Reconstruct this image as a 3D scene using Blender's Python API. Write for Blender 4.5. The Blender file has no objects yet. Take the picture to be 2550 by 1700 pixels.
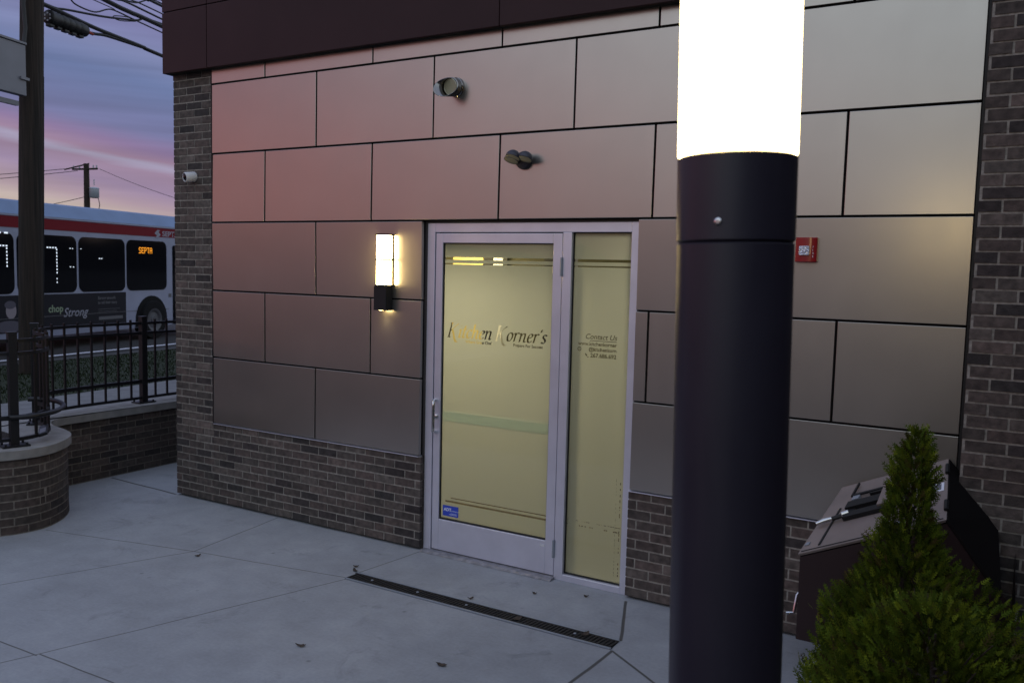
import bpy, math, random
from mathutils import Vector, Matrix, Euler
random.seed(7)
R = math.radians
S = bpy.context.scene
COL = S.collection

# ------------------------------------------------------------------ camera
cam = bpy.data.cameras.new('camera')
cam.sensor_width = 36.0
cam.lens = 29.82
cam.clip_start = 0.05
cam.clip_end = 3000
cam.dof.use_dof = True
cam.dof.focus_distance = 5.6
cam.dof.aperture_fstop = 5.0
camo = bpy.data.objects.new('camera', cam)
COL.objects.link(camo)
rx = Vector((0.86358841, 0.50363342, 0.02384203))
up = Vector((-0.06333979, 0.06145444, 0.9960981))
bk = Vector((0.50020309, -0.86172892, 0.08497137))
M = Matrix((rx, up, bk)).transposed().to_4x4()
M.translation = Vector((6.16494, -5.3023, 2.23127))
camo.matrix_world = M
S.camera = camo

# ------------------------------------------------------------------ exposure
S.view_settings.view_transform = 'Standard'
S.view_settings.look = 'None'
S.view_settings.exposure = 0.0
S.view_settings.gamma = 1.0

def lin(r, g, b):
    f = lambda c: (c/255/12.92) if c/255 <= 0.04045 else ((c/255+0.055)/1.055)**2.4
    return (f(r), f(g), f(b), 1.0)

# ------------------------------------------------------------------ sky (dusk, broken layer cloud)
W = bpy.data.worlds.new('World')
S.world = W
W.use_nodes = True
nt = W.node_tree
nt.nodes.clear()
def N(t, **kw):
    n = nt.nodes.new(t)
    for k, v in kw.items():
        setattr(n, k, v)
    return n
def L(a, b): nt.links.new(a, b)
def MA(op, a, b=None, c=None, clamp=False):
    n = nt.nodes.new('ShaderNodeMath'); n.operation = op; n.use_clamp = clamp
    for i, v in enumerate((a, b, c)):
        if v is None: continue
        if isinstance(v, (int, float)): n.inputs[i].default_value = v
        else: nt.links.new(v, n.inputs[i])
    return n.outputs[0]
tc = N('ShaderNodeTexCoord')
sep = N('ShaderNodeSeparateXYZ'); L(tc.outputs['Generated'], sep.inputs[0])
mp = N('ShaderNodeMapping'); L(tc.outputs['Generated'], mp.inputs[0])
mp.inputs['Scale'].default_value = (2.2, 2.2, 26)
mp.inputs['Rotation'].default_value = (0.0, 0.0, 0.4)
no = N('ShaderNodeTexNoise'); L(mp.outputs[0], no.inputs['Vector'])
no.inputs['Scale'].default_value = 1.6; no.inputs['Detail'].default_value = 5; no.inputs['Roughness'].default_value = 0.55
ysh = MA('MULTIPLY', MA('MINIMUM', MA('MAXIMUM', MA('SUBTRACT', sep.outputs['Y'], 0.55), -0.12), 0.12), 0.2)
zw = MA('ADD', sep.outputs['Z'], ysh)
zw = MA('ADD', zw, MA('MULTIPLY', MA('SUBTRACT', no.outputs['Fac'], 0.5), 0.018))
sq = MA('POWER', MA('MAXIMUM', zw, 0.0), 0.5)
def ramp(stops):
    r = N('ShaderNodeValToRGB')
    L(sq, r.inputs[0])
    while len(r.color_ramp.elements) > 1:
        r.color_ramp.elements.remove(r.color_ramp.elements[-1])
    for i, (p, c) in enumerate(stops):
        e = r.color_ramp.elements[0] if i == 0 else r.color_ramp.elements.new(p)
        e.position = p; e.color = c
    return r
q = lambda deg: math.sin(R(deg))**0.5
sunset = ramp([(0.0, lin(205, 180, 150)), (q(3.0), lin(186, 172, 168)), (q(3.9), lin(164, 144, 160)), (q(4.8), lin(146, 128, 160)),
               (q(5.9), lin(146, 124, 152)), (q(6.3), lin(156, 150, 178)), (q(6.6), lin(148, 122, 150)), (q(7.3), lin(130, 110, 150)), (q(8.2), lin(110, 113, 156)),
               (q(11), lin(101, 116, 160)), (q(12.5), lin(122, 130, 172)), (q(14), lin(122, 123, 168)), (q(17), lin(134, 137, 178)), (q(30), lin(150, 156, 200)), (1.0, lin(196, 212, 250))])
back = ramp([(0.0, lin(160, 140, 130)), (q(3), lin(190, 168, 158)), (q(6), lin(210, 199, 196)), (q(10), lin(221, 233, 239)),
             (q(20), (0.96, 1.12, 1.24, 1)), (q(40), lin(200, 214, 238)), (1.0, lin(196, 212, 250))])
az = MA('MULTIPLY', MA('ADD', MA('ADD', MA('MULTIPLY', sep.outputs['X'], -1.0), MA('MULTIPLY', sep.outputs['Y'], 0.35)), -0.10), 1.9, clamp=True)
mx = N('ShaderNodeMix', data_type='RGBA')
L(az, mx.inputs[0]); L(back.outputs[0], mx.inputs[6]); L(sunset.outputs[0], mx.inputs[7])
# extra pink afterglow low in the west-south-west, where the wall panels mirror it
pk = MA('MULTIPLY', MA('SUBTRACT', MA('ADD', MA('MULTIPLY', sep.outputs['X'], -0.85), MA('MULTIPLY', sep.outputs['Y'], -0.53)), 0.60), 2.9, clamp=True)
pe = MA('SUBTRACT', 1.0, MA('MULTIPLY', MA('ABSOLUTE', MA('SUBTRACT', zw, 0.085)), 4.6), clamp=True)
mx2 = N('ShaderNodeMix', data_type='RGBA')
L(MA('MULTIPLY', MA('MULTIPLY', pk, pe), 1.0), mx2.inputs[0]); L(mx.outputs[2], mx2.inputs[6]); mx2.inputs[7].default_value = (0.70, 0.225, 0.215, 1)
mp2 = N('ShaderNodeMapping'); L(tc.outputs['Generated'], mp2.inputs[0]); mp2.inputs['Scale'].default_value = (1.4, 1.4, 34); mp2.inputs['Rotation'].default_value = (0.06, 0.05, 0.2)
no2 = N('ShaderNodeTexNoise'); L(mp2.outputs[0], no2.inputs['Vector']); no2.inputs['Scale'].default_value = 2.0; no2.inputs['Detail'].default_value = 6
mrs = N('ShaderNodeMapRange'); L(no2.outputs['Fac'], mrs.inputs[0]); mrs.inputs[1].default_value = 0.3; mrs.inputs[2].default_value = 0.7; mrs.inputs[3].default_value = 0.88; mrs.inputs[4].default_value = 1.12
mst = N('ShaderNodeMix', data_type='RGBA', blend_type='MULTIPLY'); mst.inputs[0].default_value = 1.0; L(mx2.outputs[2], mst.inputs[6]); L(mrs.outputs[0], mst.inputs[7])
bg = N('ShaderNodeBackground'); L(mst.outputs[2], bg.inputs[0]); bg.inputs[1].default_value = 1.0
sky = N('ShaderNodeTexSky'); sky.sky_type = 'NISHITA'; sky.sun_disc = False
sky.sun_elevation = R(-2.0); sky.sun_rotation = R(-75)
bg2 = N('ShaderNodeBackground'); L(sky.outputs[0], bg2.inputs[0]); bg2.inputs[1].default_value = 0.05
ad = N('ShaderNodeAddShader'); L(bg.outputs[0], ad.inputs[0]); L(bg2.outputs[0], ad.inputs[1])
wo = N('ShaderNodeOutputWorld'); L(ad.outputs[0], wo.inputs[0])

# ------------------------------------------------------------------ materials
def mat(name, color=(0.5, 0.5, 0.5), rough=0.6, metal=0.0, noise=None, bump=None, attr=None, emit=None, estr=0.0, spec=0.5, coat=0.0):
    """noise=(scale, amount, detail); bump=(scale, strength, distance)"""
    m = bpy.data.materials.new(name); m.use_nodes = True
    t = m.node_tree; b = t.nodes['Principled BSDF']
    b.inputs['Base Color'].default_value = (*color[:3], 1)
    b.inputs['Roughness'].default_value = rough
    b.inputs['Metallic'].default_value = metal
    b.inputs['Specular IOR Level'].default_value = spec
    b.inputs['Coat Weight'].default_value = coat
    tcn = t.nodes.new('ShaderNodeTexCoord')
    src = None
    if attr:
        a = t.nodes.new('ShaderNodeVertexColor'); a.layer_name = attr
        mixa = t.nodes.new('ShaderNodeMix'); mixa.data_type = 'RGBA'; mixa.blend_type = 'MULTIPLY'
        mixa.inputs[0].default_value = 1.0
        mixa.inputs[6].default_value = (*color[:3], 1)
        t.links.new(a.outputs[0], mixa.inputs[7]); src = mixa.outputs[2]
    if noise:
        n = t.nodes.new('ShaderNodeTexNoise'); n.inputs['Scale'].default_value = noise[0]
        n.inputs['Detail'].default_value = noise[2] if len(noise) > 2 else 6
        t.links.new(tcn.outputs['Object'], n.inputs['Vector'])
        mr = t.nodes.new('ShaderNodeMapRange')
        mr.inputs[1].default_value = 0.3; mr.inputs[2].default_value = 0.7
        mr.inputs[3].default_value = 1 - noise[1]; mr.inputs[4].default_value = 1 + noise[1]
        t.links.new(n.outputs['Fac'], mr.inputs[0])
        mi = t.nodes.new('ShaderNodeMix'); mi.data_type = 'RGBA'; mi.blend_type = 'MULTIPLY'; mi.inputs[0].default_value = 1
        if src: t.links.new(src, mi.inputs[6])
        else: mi.inputs[6].default_value = (*color[:3], 1)
        t.links.new(mr.outputs[0], mi.inputs[7]); src = mi.outputs[2]
    if src: t.links.new(src, b.inputs['Base Color'])
    if bump:
        n2 = t.nodes.new('ShaderNodeTexNoise'); n2.inputs['Scale'].default_value = bump[0]; n2.inputs['Detail'].default_value = 5
        t.links.new(tcn.outputs['Object'], n2.inputs['Vector'])
        bp = t.nodes.new('ShaderNodeBump'); bp.inputs['Strength'].default_value = bump[1]; bp.inputs['Distance'].default_value = bump[2]
        t.links.new(n2.outputs['Fac'], bp.inputs['Height']); t.links.new(bp.outputs[0], b.inputs['Normal'])
    if emit:
        b.inputs['Emission Color'].default_value = (*emit[:3], 1); b.inputs['Emission Strength'].default_value = estr
    return m

M_brick = mat('brick', (0.92, 0.84, 0.78), 0.9, attr='Col', noise=(24, 0.42, 8), bump=(120, 0.5, 0.004))
M_mortar = mat('mortar', (0.285, 0.258, 0.23), 0.95, noise=(40, 0.3), bump=(150, 0.4, 0.003))
M_brickdark = mat('shade wall brick', (0.06, 0.052, 0.05), 0.9, noise=(30, 0.3))
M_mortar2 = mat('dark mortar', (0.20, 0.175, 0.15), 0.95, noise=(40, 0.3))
M_panel = mat('champagne metal panel', (0.44, 0.415, 0.385), 0.33, 0.92, noise=(1.3, 0.05), bump=(1.6, 0.05, 0.02))
def rough_streaks(m, lo, hi, scale):
    t = m.node_tree; tcn = t.nodes.new('ShaderNodeTexCoord'); mpn = t.nodes.new('ShaderNodeMapping'); mpn.inputs['Scale'].default_value = scale
    n = t.nodes.new('ShaderNodeTexNoise'); n.inputs['Scale'].default_value = 1.0; n.inputs['Detail'].default_value = 6; n.inputs['Roughness'].default_value = 0.65
    r = t.nodes.new('ShaderNodeMapRange'); r.inputs[1].default_value = 0.3; r.inputs[2].default_value = 0.7; r.inputs[3].default_value = lo; r.inputs[4].default_value = hi
    t.links.new(tcn.outputs['Object'], mpn.inputs[0]); t.links.new(mpn.outputs[0], n.inputs['Vector']); t.links.new(n.outputs['Fac'], r.inputs[0]); t.links.new(r.outputs[0], t.nodes['Principled BSDF'].inputs['Roughness'])
rough_streaks(M_panel, 0.295, 0.32, (7, 7, 2.5))
M_fascia = mat('maroon brown panel', (0.034, 0.015, 0.017), 0.5, 0.0, noise=(2, 0.12), spec=0.2)
M_dark = mat('dark joint', (0.008, 0.008, 0.009), 0.8)
M_alu = mat('clear anodised aluminium', (0.74, 0.74, 0.84), 0.40, 0.7, noise=(6, 0.05))
M_alu2 = mat('brushed steel', (0.62, 0.62, 0.62), 0.25, 1.0)
M_seal = mat('brown sealant', (0.07, 0.06, 0.06), 0.7)
M_thresh = mat('worn aluminium sill', (0.24, 0.235, 0.25), 0.6, 0.5, noise=(20, 0.3))
M_gasket = mat('black gasket', (0.01, 0.01, 0.01), 0.6)
M_pole = mat('charcoal powder coat', (0.027, 0.024, 0.037), 0.42, 0.0, noise=(4, 0.1), bump=(500, 0.06, 0.001), spec=0.55)
rough_streaks(M_pole, 0.34, 0.52, (14, 14, 2.0))
M_black = mat('black satin metal', (0.010, 0.010, 0.011), 0.5, spec=0.4)
M_rail = mat('black painted steel', (0.008, 0.008, 0.010), 0.45, bump=(80, 0.1, 0.002), spec=0.45)
M_coping = mat('cast stone', (0.24, 0.23, 0.22), 0.85, noise=(9, 0.18), bump=(60, 0.3, 0.003))
M_wood = mat('weathered pole wood', (0.040, 0.032, 0.028), 0.95)
M_white = mat('white plastic', (0.62, 0.62, 0.65), 0.4)
M_red = mat('fire red plastic', (0.30, 0.008, 0.012), 0.28, coat=0.3)
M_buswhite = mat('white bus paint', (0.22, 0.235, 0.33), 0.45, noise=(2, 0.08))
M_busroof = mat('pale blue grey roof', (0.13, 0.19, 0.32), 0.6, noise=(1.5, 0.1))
M_busred = mat('red bus stripe', (0.14, 0.005, 0.012), 0.6, spec=0.15)
M_glassdark = mat('tinted bus glass', (0.004, 0.004, 0.006), 0.06, spec=0.25)
M_ad = mat('dark blue advert', (0.006, 0.006, 0.012), 0.6, spec=0.2)
M_adtext = mat('pale lettering', (0.22, 0.22, 0.28), 0.5)
M_adgreen = mat('pale green lettering', (0.16, 0.21, 0.14), 0.5)
M_adtext2 = mat('dim lettering', (0.075, 0.075, 0.09), 0.5)
M_tyre = mat('tyre rubber', (0.006, 0.006, 0.007), 0.9, spec=0.2)
M_rim = mat('dirty wheel rim', (0.05, 0.05, 0.06), 0.6)
M_led = mat('amber led', (0, 0, 0), 0.5, emit=(1.0, 0.34, 0.01), estr=1.25)
M_lampreflect = mat('saloon lamp reflection', (0, 0, 0), 0.5, emit=(0.75, 0.85, 1.0), estr=1.1)
M_lens = mat('glowing lens', (0.8, 0.75, 0.65), 0.4, emit=(1.0, 0.74, 0.30), estr=40.0)
M_lensb = mat('glowing column lens', (0.8, 0.75, 0.65), 0.4, emit=(1.0, 0.77, 0.36), estr=8.0)
M_asph = mat('asphalt', (0.014, 0.014, 0.016), 0.9, noise=(30, 0.25), bump=(90, 0.3, 0.01))
M_paint = mat('road paint', (0.62, 0.62, 0.70), 0.7, noise=(20, 0.2))
M_soil = mat('mulch', (0.020, 0.014, 0.010), 1.0, noise=(30, 0.5), bump=(40, 1.0, 0.03))
M_grass = mat('grass', (1, 1, 1), 1.0, attr='Col', spec=0.03)
M_turf = mat('turf soil', (0.012, 0.019, 0.006), 1.0, noise=(8, 0.4), bump=(60, 0.8, 0.02))
M_kerb = mat('dirty kerb', (0.055, 0.055, 0.058), 0.9, noise=(6, 0.2))
M_walk = mat('sidewalk concrete', (0.15, 0.15, 0.155), 0.9, noise=(6, 0.18), bump=(70, 0.3, 0.004))
M_leaf = mat('arborvitae foliage', (1.02, 0.95, 0.70), 0.8, attr="Col", spec=0.15)
M_bark = mat('bark', (0.03, 0.02, 0.014), 0.95, noise=(25, 0.4), bump=(40, 0.8, 0.01))
M_dry = mat('dry leaf', (0.055, 0.038, 0.027), 0.8, noise=(60, 0.3))
M_grate = mat('cast iron grate', (0.022, 0.020, 0.019), 0.7, 0.3, noise=(50, 0.4), bump=(150, 0.4, 0.002))
M_boxlid = mat('weathered brown steel', (0.23, 0.19, 0.175), 0.45, 0.15, noise=(5, 0.15))
M_boxrear = mat('shaded brown steel', (0.010, 0.008, 0.008), 0.8, spec=0.1)  # shade on the rear lid is put into this near-black colour
M_boxbody = mat('maroon steel', (0.018, 0.006, 0.007), 0.5)
M_cable = mat('black cable', (0.006, 0.006, 0.008), 0.6)
M_signgrey = mat('grey aluminium sign back', (0.15, 0.15, 0.175), 0.5, 0.2, noise=(3, 0.08))
M_blue = mat('blue decal', (0.03, 0.07, 0.50), 0.45)
M_decalw = mat('decal white', (0.75, 0.78, 0.85), 0.5)
M_zinc = mat('galvanised steel', (0.30, 0.33, 0.38), 0.45, 0.4)
M_chrome = mat('dark chrome', (0.22, 0.21, 0.21), 0.2, 1.0)
M_lampglass = mat('dull lens glass', (0.34, 0.32, 0.22), 0.25)
M_hill = mat('added dark treeline', (0.012, 0.016, 0.012), 1.0)

# utility pole: vertical grain
t = M_wood.node_tree; b = t.nodes['Principled BSDF']
_tc = t.nodes.new('ShaderNodeTexCoord'); _mp = t.nodes.new('ShaderNodeMapping'); _mp.inputs['Scale'].default_value = (22, 22, 0.6)
_n = t.nodes.new('ShaderNodeTexNoise'); _n.inputs['Scale'].default_value = 1.5; _n.inputs['Detail'].default_value = 6
t.links.new(_tc.outputs['Object'], _mp.inputs[0]); t.links.new(_mp.outputs[0], _n.inputs['Vector'])
_cr = t.nodes.new('ShaderNodeValToRGB'); _cr.color_ramp.elements[0].color = (0.007, 0.005, 0.004, 1); _cr.color_ramp.elements[1].color = (0.034, 0.023, 0.017, 1)
_cr.color_ramp.elements[0].position = 0.3; _cr.color_ramp.elements[1].position = 0.7
t.links.new(_n.outputs['Fac'], _cr.inputs[0]); t.links.new(_cr.outputs[0], b.inputs['Base Color'])
_b = t.nodes.new('ShaderNodeBump'); _b.inputs['Strength'].default_value = 0.8; _b.inputs['Distance'].default_value = 0.02
t.links.new(_n.outputs['Fac'], _b.inputs['Height']); t.links.new(_b.outputs[0], b.inputs['Normal'])

# frosted film on the lit entrance glass: lets the room's light through, scattered
M_film = bpy.data.materials.new('frosted film'); M_film.use_nodes = True
t = M_film.node_tree; t.nodes.clear()
_tr = t.nodes.new('ShaderNodeBsdfTranslucent'); _tr.inputs[0].default_value = (0.82, 0.81, 0.66, 1)
_df = t.nodes.new('ShaderNodeBsdfDiffuse'); _df.inputs[0].default_value = (0.56, 0.57, 0.46, 1)
_mx = t.nodes.new('ShaderNodeMixShader'); _mx.inputs[0].default_value = 0.5
_o = t.nodes.new('ShaderNodeOutputMaterial')
t.links.new(_tr.outputs[0], _mx.inputs[1]); t.links.new(_df.outputs[0], _mx.inputs[2]); t.links.new(_mx.outputs[0], _o.inputs[0])
M_pushbar = bpy.data.materials.new('push bar with skylight tint'); M_pushbar.use_nodes = True
t = M_pushbar.node_tree; t.nodes.clear()
_tr = t.nodes.new('ShaderNodeBsdfTranslucent'); _tr.inputs[0].default_value = (0.80, 1.0, 1.0, 1)  # blue tint stands for outside skylight falling on the bar
_df = t.nodes.new('ShaderNodeBsdfDiffuse'); _df.inputs[0].default_value = (0.9, 0.95, 1.0, 1)
_ads = t.nodes.new('ShaderNodeMixShader'); _ads.inputs[0].default_value = 0.12
_o = t.nodes.new('ShaderNodeOutputMaterial')
t.links.new(_tr.outputs[0], _ads.inputs[1]); t.links.new(_df.outputs[0], _ads.inputs[2]); t.links.new(_ads.outputs[0], _o.inputs[0])
def clear_mat(name, tint, gloss):
    m = bpy.data.materials.new(name); m.use_nodes = True
    t = m.node_tree; t.nodes.clear()
    a = t.nodes.new('ShaderNodeBsdfTransparent'); a.inputs[0].default_value = (*tint, 1)
    g = t.nodes.new('ShaderNodeBsdfGlossy'); g.inputs['Roughness'].default_value = 0.02; g.inputs[0].default_value = (gloss, gloss, gloss, 1)
    f = t.nodes.new('ShaderNodeFresnel'); f.inputs[0].default_value = 1.35
    x = t.nodes.new('ShaderNodeMixShader'); o = t.nodes.new('ShaderNodeOutputMaterial')
    t.links.new(f.outputs[0], x.inputs[0]); t.links.new(a.outputs[0], x.inputs[1]); t.links.new(g.outputs[0], x.inputs[2]); t.links.new(x.outputs[0], o.inputs[0])
    return m
M_glass = clear_mat('clear glass', (0.97, 0.98, 0.97), 0.8)
M_clearfilm = clear_mat('clear cut lettering', (0.86, 0.84, 0.74), 0.2)

# courtyard concrete with cut joints, stains
M_conc = bpy.data.materials.new('courtyard concrete'); M_conc.use_nodes = True
nt = M_conc.node_tree; _b = nt.nodes['Principled BSDF']; _b.inputs['Roughness'].default_value = 0.85
tc = N('ShaderNodeTexCoord'); sp = N('ShaderNodeSeparateXYZ')
wn = N('ShaderNodeTexNoise'); wn.inputs['Scale'].default_value = 2.2; L(tc.outputs['Object'], wn.inputs['Vector'])
wv = N('ShaderNodeVectorMath', operation='MULTIPLY_ADD')
L(wn.outputs['Color'], wv.inputs[0]); wv.inputs[1].default_value = (0.02, 0.02, 0); L(tc.outputs['Object'], wv.inputs[2])
L(wv.outputs[0], sp.inputs[0])
PX, PY = sp.outputs['X'], sp.outputs['Y']
# (x0,y0,x1,y1,half-width)
JOINTS = [(-0.55, -1.31, 0.86, -0.985, .0028), (0.86, -0.985, 2.22, -0.76, .0025), (0.86, -0.985, 0.74, 0.0, .0032), (0.35, -2.17, 0.86, -0.985, .0028),
          (0.0, -3.0, 0.35, -2.17, .0028), (2.22, -0.78, 1.57, -2.60, .0028), (1.57, -2.60, 1.2, -3.6, .0028), (0.0, -2.7, 1.57, -2.64, .0032), (1.57, -2.62, 3.4, -2.58, .0032),
          (4.06, -0.05, 4.27, -0.64, .009), (4.285, -0.80, 4.25, -1.30, .009), (4.25, -1.3, 4.15, -2.2, .008), (4.29, -0.80, 4.66, -1.05, .007), (4.66, -1.05, 5.2, -1.45, .0032),
          (-1.65, 0.05, -0.62, 0.01, .011), (2.30, -0.01, 2.21, -0.64, .0028), (4.25, -1.3, 7.0, -3.2, .0032), (-1.7, 2.2, -0.6, 2.2, .008)]
dmin = None
for (x0, y0, x1, y1, hw) in JOINTS:
    dx, dy = x1-x0, y1-y0; l2 = dx*dx+dy*dy
    ax = MA('SUBTRACT', PX, x0+0.01); ay = MA('SUBTRACT', PY, y0+0.01)
    tt = MA('ADD', MA('MULTIPLY', ax, dx/l2), MA('MULTIPLY', ay, dy/l2), clamp=True)
    ex = MA('SUBTRACT', ax, MA('MULTIPLY', tt, dx)); ey = MA('SUBTRACT', ay, MA('MULTIPLY', tt, dy))
    d = MA('SUBTRACT', MA('SQRT', MA('ADD', MA('MULTIPLY', ex, ex), MA('MULTIPLY', ey, ey))), hw)
    dmin = d if dmin is None else MA('MINIMUM', dmin, d)
jm = N('ShaderNodeMapRange'); L(dmin, jm.inputs[0]); jm.inputs[1].default_value = -0.002; jm.inputs[2].default_value = 0.004
n1 = N('ShaderNodeTexNoise'); n1.inputs['Scale'].default_value = 0.9; n1.inputs['Detail'].default_value = 7; n1.inputs['Roughness'].default_value = 0.62; L(tc.outputs['Object'], n1.inputs['Vector'])
n2 = N('ShaderNodeTexNoise'); n2.inputs['Scale'].default_value = 45; n2.inputs['Detail'].default_value = 4; L(tc.outputs['Object'], n2.inputs['Vector'])
n3 = N('ShaderNodeTexVoronoi'); n3.inputs['Scale'].default_value = 7; L(wv.outputs[0], n3.inputs['Vector'])
n4 = N('ShaderNodeTexNoise'); n4.inputs['Scale'].default_value = 5; n4.inputs['Detail'].default_value = 6; L(tc.outputs['Object'], n4.inputs['Vector'])
cr = N('ShaderNodeValToRGB'); L(n1.outputs['Fac'], cr.inputs[0])
cr.color_ramp.elements[0].position = 0.33; cr.color_ramp.elements[0].color = (0.250, 0.258, 0.275, 1)
cr.color_ramp.elements[1].position = 0.66; cr.color_ramp.elements[1].color = (0.318, 0.328, 0.348, 1)
def mulc(a, f0, lo, hi, o0=0.3, o1=0.7):
    mr = N('ShaderNodeMapRange'); L(f0, mr.inputs[0]); mr.inputs[1].default_value = o0; mr.inputs[2].default_value = o1; mr.inputs[3].default_value = lo; mr.inputs[4].default_value = hi
    m = N('ShaderNodeMix', data_type='RGBA', blend_type='MULTIPLY'); m.inputs[0].default_value = 1
    L(a, m.inputs[6]); L(mr.outputs[0], m.inputs[7]); return m.outputs[2]
c = mulc(cr.outputs[0], n2.outputs['Fac'], 0.94, 1.05)
c = mulc(c, n4.outputs['Fac'], 0.91, 1.06)
c = mulc(c, n3.outputs['Distance'], 0.55, 1.0, 0.012, 0.03)
n5 = N('ShaderNodeTexNoise'); n5.inputs['Scale'].default_value = 2.3; n5.inputs['Detail'].default_value = 8; n5.inputs['Roughness'].default_value = 0.7; n5.inputs['Distortion'].default_value = 0.8; L(tc.outputs['Object'], n5.inputs['Vector'])
c = mulc(c, n5.outputs['Fac'], 0.72, 1.0, 0.30, 0.44)
mpb = N('ShaderNodeMapping'); L(tc.outputs['Object'], mpb.inputs[0]); mpb.inputs['Scale'].default_value = (9, 220, 1); mpb.inputs['Rotation'].default_value = (0, 0, 0.2)
n6 = N('ShaderNodeTexNoise'); n6.inputs['Scale'].default_value = 1.0; n6.inputs['Detail'].default_value = 3; L(mpb.outputs[0], n6.inputs['Vector'])
c = mulc(c, n6.outputs['Fac'], 0.955, 1.045)
n7 = N('ShaderNodeTexVoronoi'); n7.inputs['Scale'].default_value = 3.1; n7.inputs['Randomness'].default_value = 1.0; L(tc.outputs['Object'], n7.inputs['Vector'])
c = mulc(c, n7.outputs['Distance'], 0.62, 1.0, 0.018, 0.06)
mj = N('ShaderNodeMix', data_type='RGBA'); L(jm.outputs[0], mj.inputs[0]); mj.inputs[6].default_value = (0.075, 0.072, 0.068, 1); L(c, mj.inputs[7])
L(mj.outputs[2], _b.inputs['Base Color'])
bh = MA('ADD', MA('MULTIPLY', jm.outputs[0], 1.0), MA('MULTIPLY', n2.outputs['Fac'], 0.25))
bpn = N('ShaderNodeBump'); bpn.inputs['Strength'].default_value = 0.3; bpn.inputs['Distance'].default_value = 0.006; L(bh, bpn.inputs['Height']); L(bpn.outputs[0], _b.inputs['Normal'])

# ------------------------------------------------------------------ mesh helpers
class MB:
    def __init__(s): s.v = []; s.f = []; s.c = []; s.col = None
    def face(s, idx):
        s.f.append(tuple(idx)); s.c.append(s.col)
    def quad(s, a, b, c, d):
        n = len(s.v); s.v += [tuple(a), tuple(b), tuple(c), tuple(d)]; s.face((n, n+1, n+2, n+3))
    def box(s, x0, x1, y0, y1, z0, z1, m=None):
        n = len(s.v)
        P = [(x0, y0, z0), (x1, y0, z0), (x1, y1, z0), (x0, y1, z0), (x0, y0, z1), (x1, y0, z1), (x1, y1, z1), (x0, y1, z1)]
        if m is not None: P = [tuple(m @ Vector(p)) for p in P]
        s.v += P
        for f in ((0, 3, 2, 1), (4, 5, 6, 7), (0, 1, 5, 4), (1, 2, 6, 5), (2, 3, 7, 6), (3, 0, 4, 7)): s.face([n+i for i in f])
    def hexa(s, P):
        n = len(s.v); s.v += [tuple(p) for p in P]
        for f in ((0, 3, 2, 1), (4, 5, 6, 7), (0, 1, 5, 4), (1, 2, 6, 5), (2, 3, 7, 6), (3, 0, 4, 7)): s.face([n+i for i in f])
    def prism(s, poly, z0, z1, m=None):
        n = len(s.v); k = len(poly)
        P = [(p[0], p[1], z0) for p in poly] + [(p[0], p[1], z1) for p in poly]
        if m is not None: P = [tuple(m @ Vector(p)) for p in P]
        s.v += P
        s.face([n+i for i in reversed(range(k))]); s.face([n+k+i for i in range(k)])
        for i in range(k):
            j = (i+1) % k; s.face((n+i, n+j, n+k+j, n+k+i))
    def tube(s, pts, r, seg=10, cap=True):
        pts = [Vector(p) for p in pts]; n0 = len(s.v); prev = None
        rr = r if hasattr(r, '__len__') else [r]*len(pts)
        for i, p in enumerate(pts):
            d = (pts[min(i+1, len(pts)-1)] - pts[max(i-1, 0)]).normalized()
            if prev is None:
                a = Vector((0, 0, 1)) if abs(d.z) < 0.9 else Vector((1, 0, 0))
                u = d.cross(a).normalized()
            else:
                u = (prev - d*prev.dot(d)).normalized()
            prev = u; w = d.cross(u)
            for k in range(seg):
                t = 2*math.pi*k/seg
                s.v.append(tuple(p + (u*math.cos(t) + w*math.sin(t))*rr[i]))
        for i in range(len(pts)-1):
            for k in range(seg):
                a = n0+i*seg+k; b = n0+i*seg+(k+1) % seg
                s.face((a, b, b+seg, a+seg))
        if cap:
            s.face([n0+k for k in reversed(range(seg))]); s.face([n0+(len(pts)-1)*seg+k for k in range(seg)])
    def lathe(s, prof, m=None, seg=32):
        """prof [(r,z)] about local z"""
        n0 = len(s.v)
        for (r, z) in prof:
            for k in range(seg):
                t = 2*math.pi*k/seg; p = Vector((r*math.cos(t), r*math.sin(t), z))
                s.v.append(tuple(m @ p) if m is not None else tuple(p))
        for i in range(len(prof)-1):
            for k in range(seg):
                a = n0+i*seg+k; b = n0+i*seg+(k+1) % seg
                s.face((a, b, b+seg, a+seg))
    def build(s, name, m, parent=None, smooth=False, bevel=0.0, loc=None):
        me = bpy.data.meshes.new(name)
        vs = s.v
        if loc is not None: vs = [(x-loc[0], y-loc[1], z-loc[2]) for x, y, z in vs]
        me.from_pydata(vs, [], s.f)
        if any(c is not None for c in s.c):
            ca = me.color_attributes.new('Col', 'FLOAT_COLOR', 'CORNER')
            k = 0; buf = []
            for f, c in zip(s.f, s.c):
                c = c or (0.5, 0.5, 0.5)
                buf += [c[0], c[1], c[2], 1.0]*len(f)
            ca.data.foreach_set('color', buf)
        me.materials.append(m)
        if smooth:
            me.polygons.foreach_set('use_smooth', [True]*len(me.polygons))
            try: me.set_sharp_from_angle(angle=R(40))
            except Exception: pass
        me.update()
        o = bpy.data.objects.new(name, me); COL.objects.link(o)
        if loc is not None: o.location = loc
        if parent is not None: o.parent = parent
        if bevel:
            bv = o.modifiers.new('bevel', 'BEVEL'); bv.width = bevel; bv.segments = 2; bv.limit_method = 'ANGLE'; bv.angle_limit = R(40)
        return o
def tag(o, label=None, cat=None, group=None, kind=None):
    for k, v in (('label', label), ('category', cat), ('group', group), ('kind', kind)):
        if v: o[k] = v
    return o
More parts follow.
